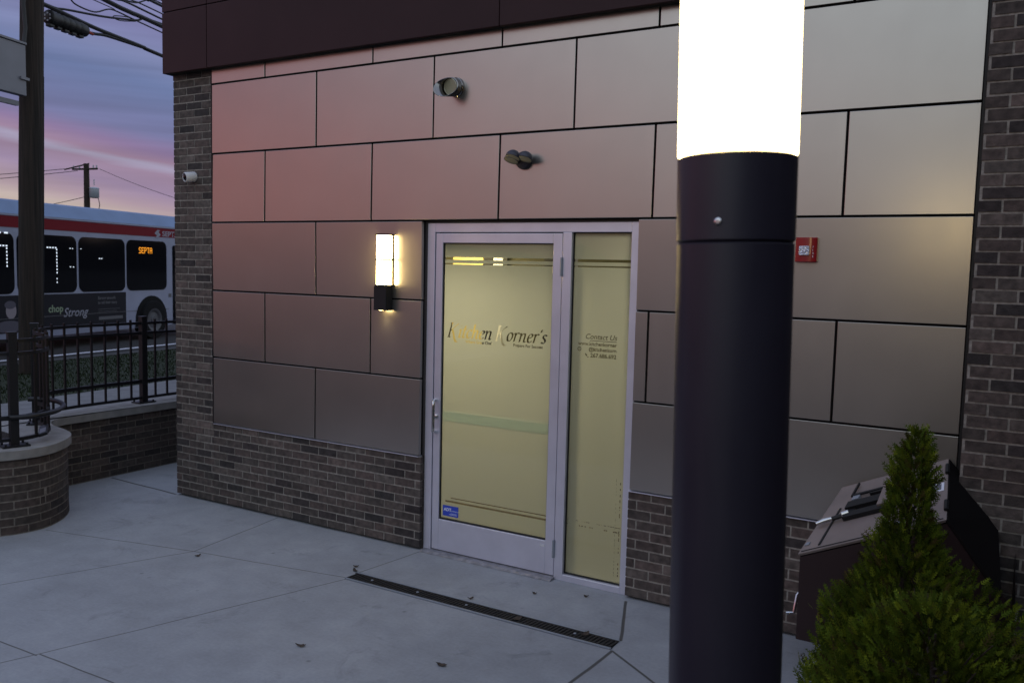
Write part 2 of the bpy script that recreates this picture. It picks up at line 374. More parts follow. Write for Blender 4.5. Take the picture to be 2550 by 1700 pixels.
def thing(name, label, cat, loc=(0, 0, 0), rz=0.0, group=None):
    o = bpy.data.objects.new(name, None); COL.objects.link(o)
    o.location = loc; o.rotation_euler = (0, 0, rz); o.empty_display_size = 0.1
    return tag(o, label, cat, group)
def axis_m(origin, z, xhint=(0, 0, 1)):
    z = Vector(z).normalized(); x = Vector(xhint); x = (x - z*x.dot(z)).normalized(); y = z.cross(x)
    m = Matrix((x, y, z)).transposed().to_4x4(); m.translation = Vector(origin); return m
def catmull(P, n=8):
    P = [Vector(p) for p in P]; out = []
    for i in range(len(P)-1):
        p0 = P[max(i-1, 0)]; p1 = P[i]; p2 = P[i+1]; p3 = P[min(i+2, len(P)-1)]
        for k in range(n):
            t = k/n
            out.append(0.5*((2*p1)+(p2-p0)*t+(2*p0-5*p1+4*p2-p3)*t*t+(3*p1-p0-3*p2+p3)*t**3))
    out.append(P[-1]); return out
def text_mesh(txt, size, shear=0.0, bold=0.0, align='LEFT', spacing=1.0):
    cu = bpy.data.curves.new('txt', 'FONT'); cu.body = txt; cu.size = size; cu.shear = shear; cu.offset = bold
    cu.align_x = align; cu.space_character = spacing; cu.resolution_u = 3
    o = bpy.data.objects.new('txt', cu); COL.objects.link(o)
    bpy.context.view_layer.update()
    dg = bpy.context.evaluated_depsgraph_get()
    me = bpy.data.meshes.new_from_object(o.evaluated_get(dg))
    bpy.data.objects.remove(o); bpy.data.curves.remove(cu)
    me.materials.clear()
    return me
def text_obj(name, txt, size, m, parent, matrix, **kw):
    me = text_mesh(txt, size, **kw); me.materials.append(m)
    o = bpy.data.objects.new(name, me); COL.objects.link(o); o.parent = parent; o.matrix_local = matrix
    return o

# ------------------------------------------------------------------ setting: ground, courtyard, street
g = MB(); g.quad((-900, -900, -0.06), (900, -900, -0.06), (900, 900, -0.06), (-900, 900, -0.06))
tag(g.build('ground', M_asph), kind='structure')
g = MB()
XS, YS = [-1.72, 14.0], [-9.0, 12.0]
g.quad((-1.72, -3.35, 0), (14, -3.35, 0), (14, 12, 0), (-1.72, 12, 0))
tag(g.build('courtyard_pavement', M_conc), kind='structure')
Ds = Vector((-0.10, 0.995, 0)).normalized(); Ns = Vector((-Ds.y, Ds.x, 0))   # Ns points to the street
def strip(name, m, p, n0, z0, n1, z1, a=-6, bb=90, kind='structure', Ds=Ds, Ns=Ns):
    """sheet along the street between offsets n0..n1 from point p; it bends to run straight back past the courtyard"""
    g = MB(); p = Vector((p[0], p[1], 0))
    A = p+Ds*a+Ns*n0; B = p+Ds*bb+Ns*n0; Cc = p+Ds*bb+Ns*n1; D = p+Ds*a+Ns*n1
    g.v = [(A.x, A.y-60, z0), (A.x, A.y, z0), (B.x, B.y, z0), (D.x, D.y-60, z1), (D.x, D.y, z1), (Cc.x, Cc.y, z1)]
    g.face((0, 3, 4, 1)); g.face((1, 4, 5, 2))
    return tag(g.build(name, m), kind=kind)
p0 = (-4.26, 0.99)
g = MB()
A = Vector((p0[0], p0[1], 0))+Ds*-6; B = Vector((p0[0], p0[1], 0))+Ds*90
g.quad((-1.98, A.y, 0.50), (-1.98, B.y, 0.50), (B.x, B.y, 0.47), (A.x, A.y, 0.47))
g.quad((-1.98, A.y-60, 0.50), (-1.98, A.y, 0.50), (A.x, A.y, 0.47), (A.x, A.y-60, 0.47))
tag(g.build('sidewalk', M_walk), kind='structure')
strip('turf_bed', M_turf, p0, 0.0, 0.465, 3.75, 0.42)
g = MB()
A = Vector((p0[0], p0[1], 0))
for (n0, n1, z0, z1) in ((3.75, 3.90, 0.20, 0.44),):
    a0 = A+Ds*-6+Ns*n0; a1 = A+Ds*90+Ns*n0; b1 = A+Ds*90+Ns*n1; b0 = A+Ds*-6+Ns*n1
    g.hexa([(a0.x, a0.y, z0), (b0.x, b0.y, z0), (b1.x, b1.y, z0), (a1.x, a1.y, z0), (a0.x, a0.y, z1), (b0.x, b0.y, z1), (b1.x, b1.y, z1), (a1.x, a1.y, z1)])
tag(g.build('kerb', M_kerb), kind='structure')
strip('road', M_asph, p0, 3.90, 0.30, 17.0, 0.30)
strip('road_line', M_paint, (-10.03, 4.345), -0.07, 0.306, 0.08, 0.306, Ds=Vector((-0.147, 0.989, 0)), Ns=Vector((-0.989, -0.147, 0)))
strip('far_sidewalk', M_walk, p0, 17.0, 0.40, 21.0, 0.42)
strip('far_lot', M_asph, p0, 21.0, 0.38, 120.0, 0.38)
# grass blades
g = MB(); rng = random.Random(3)
for i in range(26000):
    a = rng.uniform(-7, 9); n = rng.uniform(0.02, 3.7)
    p = Vector((p0[0], p0[1], 0))+Ds*a+Ns*n; z = 0.465-0.045*n/3.75
    h = rng.uniform(0.015, 0.045); w = rng.uniform(0.006, 0.013); an = rng.uniform(0, math.pi); lx, ly = rng.uniform(-.03, .03), rng.uniform(-.03, .03)
    cx, cy = math.cos(an)*w, math.sin(an)*w
    k = rng.uniform(0.6, 1.4)
    g.col = (0.013*k, 0.021*k, 0.006*k)
    nn = len(g.v); g.v += [(p.x-cx, p.y-cy, z-0.01), (p.x+cx, p.y+cy, z-0.01), (p.x+lx, p.y+ly, z+h)]; g.face((nn, nn+1, nn+2))
tag(g.build('grass', M_grass), kind='stuff', label='dark green grass verge between sidewalk and road', cat='grass')
# low dark tree-line ring, unseen, added for the wall panels to mirror
g = MB(); rng = random.Random(5); K = 160; ring = []
hz = [rng.uniform(4.5, 8.5) for _ in range(K)]
for k in range(K):
    t0 = 2*math.pi*k/K; t1 = 2*math.pi*(k+1)/K; r0, r1 = 170, 182
    h0 = hz[k]; h1 = hz[(k+1) % K]
    g.quad((r0*math.cos(t0), r0*math.sin(t0), -0.1), (r0*math.cos(t1), r0*math.sin(t1), -0.1), (r1*math.cos(t1), r1*math.sin(t1), h1), (r1*math.cos(t0), r1*math.sin(t0), h0))
    g.quad((r1*math.cos(t0), r1*math.sin(t0), h0), (r1*math.cos(t1), r1*math.sin(t1), h1), (220*math.cos(t1), 220*math.sin(t1), -0.1), (220*math.cos(t0), 220*math.sin(t0), -0.1))
tag(g.build('reflection_treeline', M_hill), kind='structure')

# ------------------------------------------------------------------ brick helper (real bricks over a mortar face)
def brick_col(rng):
    k = rng.random()
    base = (0.082, 0.070, 0.066) if k < 0.62 else ((0.115, 0.100, 0.094) if k < 0.82 else (0.042, 0.037, 0.038))
    j = rng.uniform(0.8, 1.2); return (base[0]*j*rng.uniform(.95, 1.08), base[1]*j, base[2]*j)
BW, BH, BJ = 0.2032, 0.06773, 0.0115
def bricks(g, x0, x1, y, z0, z1, rng, depth=0.03, phase=0.0, side=None):
    """running bond on the plane y=const facing -y"""
    zc = z0; c = 0
    while zc < z1-0.01:
        zt = min(zc+BH-BJ, z1); xx = x0 - ((phase + (0.5 if c % 2 else 0.0)) % 1.0)*BW
        while xx < x1-0.001:
            a = max(xx+BJ/2, x0); b2 = min(xx+BW-BJ/2, x1)
            if b2-a > 0.012:
                g.col = brick_col(rng); d = rng.uniform(0, 0.0035); e = rng.uniform(-0.0015, 0.0015)
                g.box(a, b2, y-d, y+depth, zc+e, zt+e)
            xx += BW
        zc += BH; c += 1

# ------------------------------------------------------------------ the building
bld = thing('commercial_building', 'brick building with champagne metal panels, dark maroon fascia and lit frosted entrance', 'building', (0, 0, 0))
H = 0.6096; Wp = 1.17902; Z0 = 0.755; XL, XR = -0.067, 5.983; DL, DR = 2.268, 4.036
# shell walls behind the cladding, roof
g = MB()
g.box(-0.58, 2.258, 0.05, 0.15, -0.05, 5.6); g.box(4.036, 10.0, 0.05, 0.15, -0.05, 5.6); g.box(2.258, 4.036, 0.05, 0.15, 2.584, 5.6)
g.box(-0.57, -0.45, 0.15, 9.0, -0.05, 5.6); g.box(9.9, 10.0, 0.15, 9.0, -0.05, 5.6); g.box(-0.57, 10.0, 9.0, 9.1, -0.05, 5.6); 
g.build('shell_wall', M_dark, bld)
g = MB(); g.box(-0.57, 10.0, 0.15, 9.1, 5.6, 5.7); g.build('roof', M_dark, bld)
g = MB(); g.box(8.6, 8.9, -16.0, -0.2, -0.05, 5.6); g.build('shade_wall', M_brickdark, bld)  # out-of-view wall, added to darken reflections and light from the right
# brick pier at the corner and brick base, right pier
rng = random.Random(11)
g = MB(); bricks(g, -0.595, -0.078, 0.012, 0.02, 3.96, rng, phase=0.62)
# return on the end of the building
zc = 0.02; c = 0
while zc < 3.95:
    yy = 0.045 + (0.0 if c % 2 else 0.1)
    while yy < 3.0:
        g.col = brick_col(rng); g.box(-0.595, -0.57, yy, yy+BW-BJ, zc, zc+BH-BJ); yy += BW
    zc += BH; c += 1
bricks(g, -0.078, 2.278, 0.012, 0.02, Z0-0.012, rng, phase=0.165)
bricks(g, 4.026, 6.0, 0.012, 0.02, Z0-0.012, rng, phase=0.2)
# small quoin return beside the door
for c in range(11):
    g.col = brick_col(rng); g.box(2.272, 2.2785, 0.043, 0.09, 0.02+c*BH, 0.02+c*BH+BH-BJ)
g.build('brickwork', M_brick, bld)
g = MB(); g.prism([(-0.592, 3.0), (-0.592, 0.0145), (2.272, 0.0145), (2.272, 0.05), (-0.57, 0.05), (-0.57, 3.0)], 0.02, Z0-0.008); g.prism([(-0.592, 3.0), (-0.592, 0.0145), (-0.082, 0.0145), (-0.082, 0.05), (-0.57, 0.05), (-0.57, 3.0)], Z0-0.008, 3.97); g.build('mortar', M_mortar, bld)
g = MB(); g.box(4.029, 6.0, 0.0145, 0.05, 0.02, Z0-0.008); g.build('mortar', M_mortar, bld)
g = MB(); bricks(g, 6.004, 7.6, -0.12, 0.02, 4.9, random.Random(21), phase=0.45)
zc = 0.02; c = 0
rng = random.Random(22)
while zc < 4.85:
    g.col = brick_col(rng); g.box(6.002, 6.03, -0.088, 0.02, zc, zc+BH-BJ); zc += BH
g.build('brick_pier', M_brick, bld)
g = MB(); g.box(6.0065, 7.6, -0.1165, 0.05, 0, 4.95); g.build('pier_mortar', M_mortar, bld)
g = MB(); g.box(5.988, 6.001, -0.03, 0.05, Z0, 4.9); g.build('corner_trim', M_black, bld)
g = MB(); g.box(-0.0775, -0.0685, -0.002, 0.045, Z0, 3.94); g.build('corner_trim', M_black, bld)
g = MB(); g.box(-0.07, 2.262, -0.006, 0.05, Z0-0.008, Z0-0.002); g.build('base_flashing', M_alu, bld)
g = MB(); g.box(4.03, 5.985, -0.006, 0.05, Z0-0.008, Z0-0.002); g.build('base_flashing', M_alu, bld)
# cladding panels
rows = [(0, [(XL, Wp), (Wp, DL), (DR, 4*Wp), (4*Wp, XR)]),
        (1, [(XL, .5*Wp), (.5*Wp, 1.5*Wp), (1.5*Wp, DL), (DR, 3.5*Wp), (3.5*Wp, 4.5*Wp), (4.5*Wp, XR)]),
        (2, [(XL, Wp), (Wp, DL), (DR, 4*Wp), (4*Wp, XR)]),
        (3, [(XL, .5*Wp), (.5*Wp, 1.5*Wp), (1.5*Wp, 2.5*Wp), (2.5*Wp, 3.5*Wp), (3.5*Wp, 4.5*Wp), (4.5*Wp, XR)]),
        (4, [(XL, Wp), (Wp, 2*Wp), (2*Wp, 3*Wp), (3*Wp, 4*Wp), (4*Wp, XR)]),
        (5, [(XL, .5*Wp), (.5*Wp, 1.5*Wp), (1.5*Wp, 2.5*Wp), (2.5*Wp, 3.5*Wp), (3.5*Wp, 4.5*Wp), (4.5*Wp, XR)])]
rng = random.Random(4); gp = 0.0065
TILT = {0: -0.003, 1: 0.002, 2: 0.014, 3: -0.012, 4: -0.006, 5: 0.0}
for r, spans in rows:
    za = Z0+r*H+gp; zb = Z0+(r+1)*H-gp
    for (a, b2) in spans:
        g = MB(); xa = a+(gp if a not in (XL,) else 0); xb = b2-(gp if b2 not in (XR, DL) else 0)
        if a == DR: xa = a
        xc, zc = (xa+xb)/2, (za+zb)/2
        hx, hz_ = (xb-xa)/2, (zb-za)/2
        g.box(-hx, hx, 0, 0.03, -hz_, hz_)
        o = g.build('cladding_panel', M_panel, bld, bevel=0.0025)
        o.location = (xc, rng.uniform(-0.001, 0.001), zc)
        o.rotation_euler = (TILT[r]+rng.uniform(-0.002, 0.002), 0, rng.uniform(-0.003, 0.003))
# fascia
fx = [-0.630, -0.037, 2.967, 5.972, 8.977, 10.1]; fz = [3.925, 4.470, 5.015, 5.75]
for i in range(len(fx)-1):
    for j in range(3):
        g = MB(); hx = (fx[i+1]-fx[i])/2-0.004; hz_ = (fz[j+1]-fz[j])/2-0.004
        g.box(-hx, hx, 0, 0.03, -hz_, hz_)
        o = g.build('fascia_panel', M_fascia, bld, bevel=0.002); o.location = ((fx[i]+fx[i+1])/2, -0.08, (fz[j]+fz[j+1])/2)
g = MB(); g.box(-0.626, 10.1, -0.048, 0.05, 3.93, 5.75); g.box(-0.626, -0.57, 0.05, 9.1, 3.93, 5.75); g.build('fascia_backing', M_dark, bld)
# ---- entrance: frame, door, sidelight
YF = 0.05
fr = MB()
fr.box(2.287, 2.356, YF, YF+0.11, 0.0, 2.566)          # left jamb
fr.box(3.452, 3.522, YF, YF+0.11, 0.0, 2.497)          # mullion
fr.box(3.967, 4.022, YF, YF+0.11, 0.0, 2.566)          # right jamb
fr.box(2.356, 3.967, YF, YF+0.11, 2.497, 2.566)        # head
fr.box(3.522, 3.967, YF, YF+0.11, 0.0, 0.048)          # sidelight sill
st = MB(); st.box(2.356, 3.452, YF+0.06, YF+0.105, 2.455, 2.497); st.box(2.356, 2.385, YF+0.06, YF+0.105, 0.02, 2.455); st.box(3.425, 3.452, YF+0.06, YF+0.105, 0.02, 2.455); st.build('leak_stop', M_gasket, bld)  # dark strips added to stop room light leaking round the door
frame = fr.build('door_frame', M_alu, bld, bevel=0.003)
g = MB(); g.box(2.26, 2.286, 0.055, 0.15, 0, 2.58); g.box(4.023, 4.036, 0.055, 0.15, 0, 2.58); g.box(2.286, 4.023, 0.055, 0.15, 2.567, 2.58); g.build('frame_sealant', M_seal, bld)
g = MB(); g.hexa([(2.30, -0.02, 0.002), (3.46, -0.02, 0.002), (3.46, 0.16, 0.002), (2.30, 0.16, 0.002), (2.30, 0.0, 0.016), (3.46, 0.0, 0.016), (3.46, 0.16, 0.016), (2.30, 0.16, 0.016)])
g.build('threshold', M_thresh, bld)
YD = YF+0.006
d = MB()
d.box(2.362, 2.425, YD, YD+0.045, 0.022, 2.490)
d.box(3.374, 3.446, YD, YD+0.045, 0.022, 2.490)
d.box(2.425, 3.374, YD, YD+0.045, 2.418, 2.490)
d.box(2.425, 3.374, YD, YD+0.045, 0.022, 0.268)
door = d.build('door', M_alu, bld, bevel=0.003)
g = MB()
for (a, b2, c, e) in ((2.425, 2.431, .268, 2.418), (3.368, 3.374, .268, 2.418), (2.431, 3.368, 2.411, 2.418), (2.431, 3.368, .268, .279)):
    g.box(a, b2, YD+0.012, YD+0.03, c, e)
g.build('gasket', M_gasket, door)
g = MB(); g.box(2.431, 3.368, YD+0.018, YD+0.023, 0.279, 2.411); g.build('glass', M_glass, door)
# pull handle, lock, hinges, push bar, decal
g = MB(); g.tube(catmull([(2.374, YD, 1.205), (2.382, YD-0.03, 1.204), (2.398, YD-0.055, 1.188), (2.402, YD-0.06, 1.15), (2.402, YD-0.06, 1.08), (2.402, YD-0.06, 1.00), (2.398, YD-0.055, 0.972), (2.382, YD-0.03, 0.958), (2.374, YD, 0.957)], 5), 0.0115, 10)
g.build('handle', M_alu2, door, smooth=True)
g = MB(); mm = axis_m((2.388, YD, 1.075), (0, -1, 0)); g.lathe([(0.0, 0.012), (0.011, 0.012), (0.013, 0.011), (0.02, 0.009), (0.022, 0.0)], mm, 20); g.build('lock', M_alu2, door, smooth=True)
g = MB(); g.box(2.386, 2.390, YD-0.0135, YD-0.011, 1.067, 1.081); g.build('keyhole', M_gasket, door)
for z in (2.19, 0.16, 1.2)[:2]:
    g = MB(); g.tube([(3.449, YF-0.008, z), (3.449, YF-0.008, z+0.13)], 0.0095, 10); g.box(3.44, 3.458, YF-0.004, YF+0.004, z, z+0.13); g.build('hinge', M_zinc, door)
g = MB(); g.quad((2.432, YD+0.0275, 1.045), (3.366, YD+0.0275, 1.045), (3.366, YD+0.0275, 1.125), (2.432, YD+0.0275, 1.125))
g.build('push_bar', M_pushbar, door)
g = MB(); g.box(2.455, 2.600, YD+0.0155, YD+0.0175, 0.300, 0.383); dec = g.build('decal', M_blue, door)
ym = lambda x, y, z: Matrix.Translation((x, y, z)) @ Matrix.Rotation(R(90), 4, 'X')
text_obj('decal_text', 'ADT', 0.034, M_decalw, door, ym(2.466, YD+0.0150, 0.340), bold=0.001)
text_obj('decal_text', 'Commercial', 0.018, M_decalw, door, ym(2.525, YD+0.0150, 0.340))
g = MB(); g.box(2.53, 2.588, YD+0.0148, YD+0.0152, 0.322, 0.3245); g.box(2.515, 2.588, YD+0.0148, YD+0.0152, 0.313, 0.316); g.build('decal_rule', M_decalw, door)
g = MB(); g.box(3.33, 3.372, YD-0.001, YD+0.001, 0.222, 0.238); g.build('maker_plate', M_white, door)
# sidelight
sl = MB()
for (a, b2, c, e) in ((3.522, 3.527, .048, 2.497), (3.963, 3.967, .048, 2.497), (3.527, 3.963, 2.491, 2.497), (3.527, 3.963, .048, .056)):
    sl.box(a, b2, YD+0.02, YD+0.045, c, e)
side = sl.build('sidelight', M_gasket, bld)
g = MB(); g.box(3.527, 3.963, YD+0.028, YD+0.033, 0.056, 2.491); g.build('glass', M_glass, side)

# ---- calligraphic lettering, cut clear out of the frosted film
NIB = (0.19, 0.10)
def stroke(pts, n=7, nib=NIB):
    P = catmull([(x, y, 0) for x, y in pts], n); Q = []
    for i in range(len(P)-1):
        a, b2 = P[i], P[i+1]
        h = (nib[0]/2, nib[1]/2)
        quad = [(a.x-h[0], a.y-h[1]), (a.x+h[0], a.y+h[1]), (b2.x+h[0], b2.y+h[1]), (b2.x-h[0], b2.y-h[1])]
        Q.append((quad[0], quad[1], quad[2])); Q.append((quad[0], quad[2], quad[3]))
        # hairline body so thin joins stay visible
        dx, dy = b2.x-a.x, b2.y-a.y; l = math.hypot(dx, dy) or 1; nx, ny = -dy/l*0.048, dx/l*0.048
        q2_ = [(a.x-nx, a.y-ny), (a.x+nx, a.y+ny), (b2.x+nx, b2.y+ny), (b2.x-nx, b2.y-ny)]
        Q.append((q2_[0], q2_[1], q2_[2])); Q.append((q2_[0], q2_[2], q2_[3]))
    return Q
GL = {
 'K': (1.28, [[(0.22, 1.62), (0.2, 0.8), (0.18, 0.0)], [(0.05, 1.6), (0.2, 1.66), (0.38, 1.6)], [(0.04, 0.0), (0.2, 0.02), (0.36, 0.0)],
              [(1.12, 1.62), (0.95, 1.5), (0.62, 1.12), (0.3, 0.78)], [(0.42, 0.92), (0.66, 0.5), (0.92, -0.1), (1.2, -0.48), (1.42, -0.52)]]),
 'i': (0.46, [[(0.06, 0.86), (0.2, 0.98), (0.22, 0.6), (0.2, 0.1), (0.3, 0.02), (0.42, 0.14)], [(0.2, 1.36), (0.24, 1.42)]]),
 't': (0.52, [[(0.26, 1.4), (0.22, 0.7), (0.2, 0.14), (0.32, 0.02), (0.46, 0.14)], [(0.0, 0.98), (0.24, 1.0), (0.48, 0.98)]]),
 'c': (0.72, [[(0.64, 0.82), (0.5, 0.98), (0.26, 0.86), (0.13, 0.5), (0.22, 0.12), (0.42, 0.02), (0.64, 0.2)]]),
 'h': (0.86, [[(0.12, 1.64), (0.16, 0.9), (0.14, 0.0)], [(0.16, 0.55), (0.34, 0.9), (0.54, 0.96), (0.64, 0.75), (0.62, 0.15), (0.72, 0.02), (0.84, 0.14)]]),
 'e': (0.72, [[(0.16, 0.48), (0.42, 0.56), (0.6, 0.72), (0.5, 0.97), (0.26, 0.86), (0.13, 0.48), (0.22, 0.1), (0.42, 0.02), (0.64, 0.2)]]),
 'n': (0.90, [[(0.04, 0.86), (0.16, 0.98), (0.18, 0.6), (0.16, 0.0)], [(0.18, 0.55), (0.36, 0.9), (0.56, 0.96), (0.66, 0.75), (0.64, 0.15), (0.74, 0.02), (0.86, 0.14)]]),
 'o': (0.82, [[(0.42, 0.98), (0.2, 0.82), (0.13, 0.48), (0.22, 0.1), (0.42, 0.02), (0.62, 0.2), (0.7, 0.52), (0.62, 0.86), (0.42, 0.98)]]),
 'r': (0.64, [[(0.04, 0.86), (0.16, 0.98), (0.18, 0.6), (0.16, 0.0)], [(0.18, 0.6), (0.32, 0.9), (0.46, 1.0), (0.6, 0.9)]]),
 's': (0.62, [[(0.54, 0.84), (0.4, 0.98), (0.2, 0.88), (0.2, 0.66), (0.42, 0.44), (0.5, 0.2), (0.34, 0.02), (0.08, 0.14)]]),
 "'": (0.28, [[(0.14, 1.5), (0.1, 1.2)]]), ' ': (0.42, [])}
def word(txt):
    T = []; x = 0.0
    for ch in txt:
        w_, st = GL[ch]
        for s_ in st:
            for tri in stroke([(px+x, py) for px, py in s_]):
                T.append([(px+0.24*py, py) for px, py in tri])
        x += w_*1.02
    return T, x
def text_tris(txt, size, x, z, align='LEFT', bold=0.0008, shear=0.0):
    me = text_mesh(txt, size, shear=shear, bold=bold, align=align); me.calc_loop_triangles()
    T = [[(me.vertices[i].co.x+x, me.vertices[i].co.y+z) for i in t_.vertices] for t_ in me.loop_triangles]
    bpy.data.meshes.remove(me); return T
def film_with_cutouts(x0, x1, z0, z1, regions, y, parent, cell=0.0022):
    """regions: list of (rx0,rx1,rz0,rz1,triangles) cut out of the film; also bars given as triangles"""
    film = MB(); clear = MB()
    cuts = sorted(regions, key=lambda r: r[2])
    zc = z0
    for (a, b2, c, e, T) in cuts:
        if c > zc: film.quad((x0, y, zc), (x1, y, zc), (x1, y, c), (x0, y, c))
        if a > x0: film.quad((x0, y, c), (a, y, c), (a, y, e), (x0, y, e))
        if b2 < x1: film.quad((b2, y, c), (x1, y, c), (x1, y, e), (b2, y, e))
        if T is None:
            clear.quad((a, y, c), (b2, y, c), (b2, y, e), (a, y, e)); zc = e; continue
        nx = max(1, int(round((b2-a)/cell))); nz = max(1, int(round((e-c)/cell))); sx = (b2-a)/nx; sz = (e-c)/nz
        grid = [bytearray(nx) for _ in range(nz)]
        for (p1, p2, p3) in T:
            zmin = min(p1[1], p2[1], p3[1]); zmax = max(p1[1], p2[1], p3[1])
            for j in range(max(0, int((zmin-c)/sz)-1), min(nz, int((zmax-c)/sz)+2)):
                zz = c+(j+0.5)*sz; xs = []
                for (s1, s2) in ((p1, p2), (p2, p3), (p3, p1)):
                    if (s1[1] <= zz) != (s2[1] <= zz):
                        xs.append(s1[0]+(zz-s1[1])*(s2[0]-s1[0])/(s2[1]-s1[1]))
                if len(xs) == 2:
                    i0 = int(math.ceil((min(xs)-a)/sx-0.5)); i1 = int(math.floor((max(xs)-a)/sx-0.5))
                    for i in range(max(0, i0), min(nx-1, i1)+1): grid[j][i] = 1
        for j in range(nz):
            i = 0; row = grid[j]
            while i < nx:
                k = i
                while k < nx and row[k] == row[i]: k += 1
                (clear if row[i] else film).quad((a+i*sx, y, c+j*sz), (a+k*sx, y, c+j*sz), (a+k*sx, y, c+(j+1)*sz), (a+i*sx, y, c+(j+1)*sz))
                i = k
        zc = e
    if zc < z1: film.quad((x0, y, zc), (x1, y, zc), (x1, y, z1), (x0, y, z1))
    film.build('frosted_film', M_film, parent); clear.build('lettering', M_clearfilm, parent)
YFm = YD+0.0255
T, wid = word("Kitchen Korner's")
sc = 0.872/(wid+0.2); xh = 0.072/1.0
tris = []
slope = 0.0
for tri in T: tris.append([(2.462+px*sc, 1.700+py*0.066) for px, py in tri])
sub = text_tris('Where Great Chefs', 0.030, 2.63, 1.664) + text_tris('Prepare For Success', 0.030, 3.050, 1.664)
film_with_cutouts(2.431, 3.368, 0.279, 2.411, [
    (2.431, 3.368, 2.291, 2.311, None), (2.431, 3.368, 2.256, 2.266, None),
    (2.44, 3.36, 1.65, 1.82, tris+sub),
    (2.52, 3.368, 0.440, 0.448, None), (2.47, 3.368, 0.407, 0.422, None)], YFm, door)
tt = text_tris('Contact Us', 0.052, 3.868, 1.757, 'RIGHT', 0.0006, 0.25)
tt += [[(3.665, 1.744), (3.868, 1.744), (3.868, 1.7475)], [(3.665, 1.744), (3.868, 1.7475), (3.665, 1.7475)]]
tt += text_tris('www.kitchenkorner', 0.036, 3.868, 1.711, 'RIGHT', 0.0008)
tt += text_tris('@kitchenkorn', 0.036, 3.868, 1.673, 'RIGHT', 0.0008)
tt += text_tris('267.686.692', 0.040, 3.868, 1.630, 'RIGHT', 0.0010)
def ringt(cx, cz, r, w_, n=20, sq=1.0):
    o = []
    for k in range(n):
        a0 = 2*math.pi*k/n; a1 = 2*math.pi*(k+1)/n
        P = lambda t, rr: (cx+rr*math.cos(t), cz+rr*math.sin(t))
        o += [[P(a0, r), P(a1, r), P(a1, r-w_)], [P(a0, r), P(a1, r-w_), P(a0, r-w_)]]
    return o
tt += ringt(3.585, 1.684, 0.015, 0.004) + ringt(3.585, 1.684, 0.0075, 0.003)
tt += [[(3.628, 1.652), (3.636, 1.655), (3.640, 1.634)], [(3.640, 1.634), (3.648, 1.640), (3.636, 1.655)], [(3.640, 1.634), (3.655, 1.626), (3.658, 1.632)]]
# worn vertical clear strip pieces on the sidelight
wr = []; rngw = random.Random(9)
vx = [(3.900, 0.003), (3.930, 0.006)]
for (x_, w_) in vx:
    z_ = 0.10
    while z_ < 0.78:
        h_ = rngw.uniform(0.004, 0.02)
        if rngw.random() < 0.62: wr += [[(x_, z_), (x_+w_, z_), (x_+w_, z_+h_)], [(x_, z_), (x_+w_, z_+h_), (x_, z_+h_)]]
        z_ += h_+rngw.uniform(0.002, 0.02)
for (z_, h_) in ((0.447, 0.004), (0.412, 0.007)):
    x_ = 3.53
    while x_ < 3.95:
        l_ = rngw.uniform(0.004, 0.02)
        if rngw.random() < 0.6: wr += [[(x_, z_), (x_+l_, z_), (x_+l_, z_+h_)], [(x_, z_), (x_+l_, z_+h_), (x_, z_+h_)]]
        x_ += l_+rngw.uniform(0.002, 0.015)
film_with_cutouts(3.527, 3.963, 0.056, 2.491, [
    (3.527, 3.963, 2.291, 2.311, None), (3.527, 3.963, 2.256, 2.266, None),
    (3.55, 3.90, 1.60, 1.81, tt), (3.527, 3.96, 0.09, 0.80, wr)], YFm+0.011, side)
# ---- lit vestibule behind the entrance
M_iw = mat('interior olive wall', (0.075, 0.068, 0.032), 0.8)
M_ig = mat('interior gold wall', (0.85, 0.68, 0.22), 0.7)
M_id = mat('interior dark joinery', (0.02, 0.018, 0.015), 0.6)
M_iwh = mat('interior white trim', (0.9, 0.88, 0.8), 0.6)
M_ifl = mat('interior floor', (0.10, 0.085, 0.06), 0.5)
g = MB()
g.quad((0.4, 2.6, 0), (5.2, 2.6, 0), (5.2, 2.6, 2.9), (0.4, 2.6, 2.9)); g.quad((0.4, 0.16, 0), (0.4, 2.6, 0), (0.4, 2.6, 2.9), (0.4, 0.16, 2.9))
g.quad((5.2, 0.16, 0), (5.2, 2.6, 0), (5.2, 2.6, 2.9), (5.2, 0.16, 2.9)); g.quad((0.4, 0.16, 2.9), (5.2, 0.16, 2.9), (5.2, 2.6, 2.9), (0.4, 2.6, 2.9))
g.quad((0.4, 0.155, 0.0), (2.255, 0.155, 0), (2.255, 0.155, 2.9), (0.4, 0.155, 2.9)); g.quad((4.04, 0.155, 0.0), (5.2, 0.155, 0), (5.2, 0.155, 2.9), (4.04, 0.155, 2.9)); g.quad((2.255, 0.155, 2.58), (4.04, 0.155, 2.58), (4.04, 0.155, 2.9), (2.255, 0.155, 2.9))
g.build('interior_wall', M_iw, bld)
g = MB(); g.quad((0.4, 0.15, 0.006), (5.2, 0.15, 0.006), (5.2, 2.6, 0.006), (0.4, 2.6, 0.006)); g.build('interior_floor', M_ifl, bld)
g = MB(); g.box(0.86, 1.25, 2.50, 2.59, 0.0, 2.88); g.build('interior_wall_panel', M_ig, bld)
g = MB(); g.box(1.26, 1.37, 2.50, 2.59, 0.0, 2.88); g.box(2.00, 2.12, 2.50, 2.59, 0, 2.88); g.build('interior_joinery', M_id, bld)
g = MB(); g.box(1.38, 1.50, 2.50, 2.59, 0.0, 2.88); g.build('interior_trim', M_iwh, bld)
def area(name, loc, rot, size, energy, color):
    l = bpy.data.lights.new(name, 'AREA'); l.size = size; l.energy = energy; l.color = color
    o = bpy.data.objects.new(name, l); COL.objects.link(o); o.location = loc; o.rotation_euler = rot; o.parent = bld
    return o
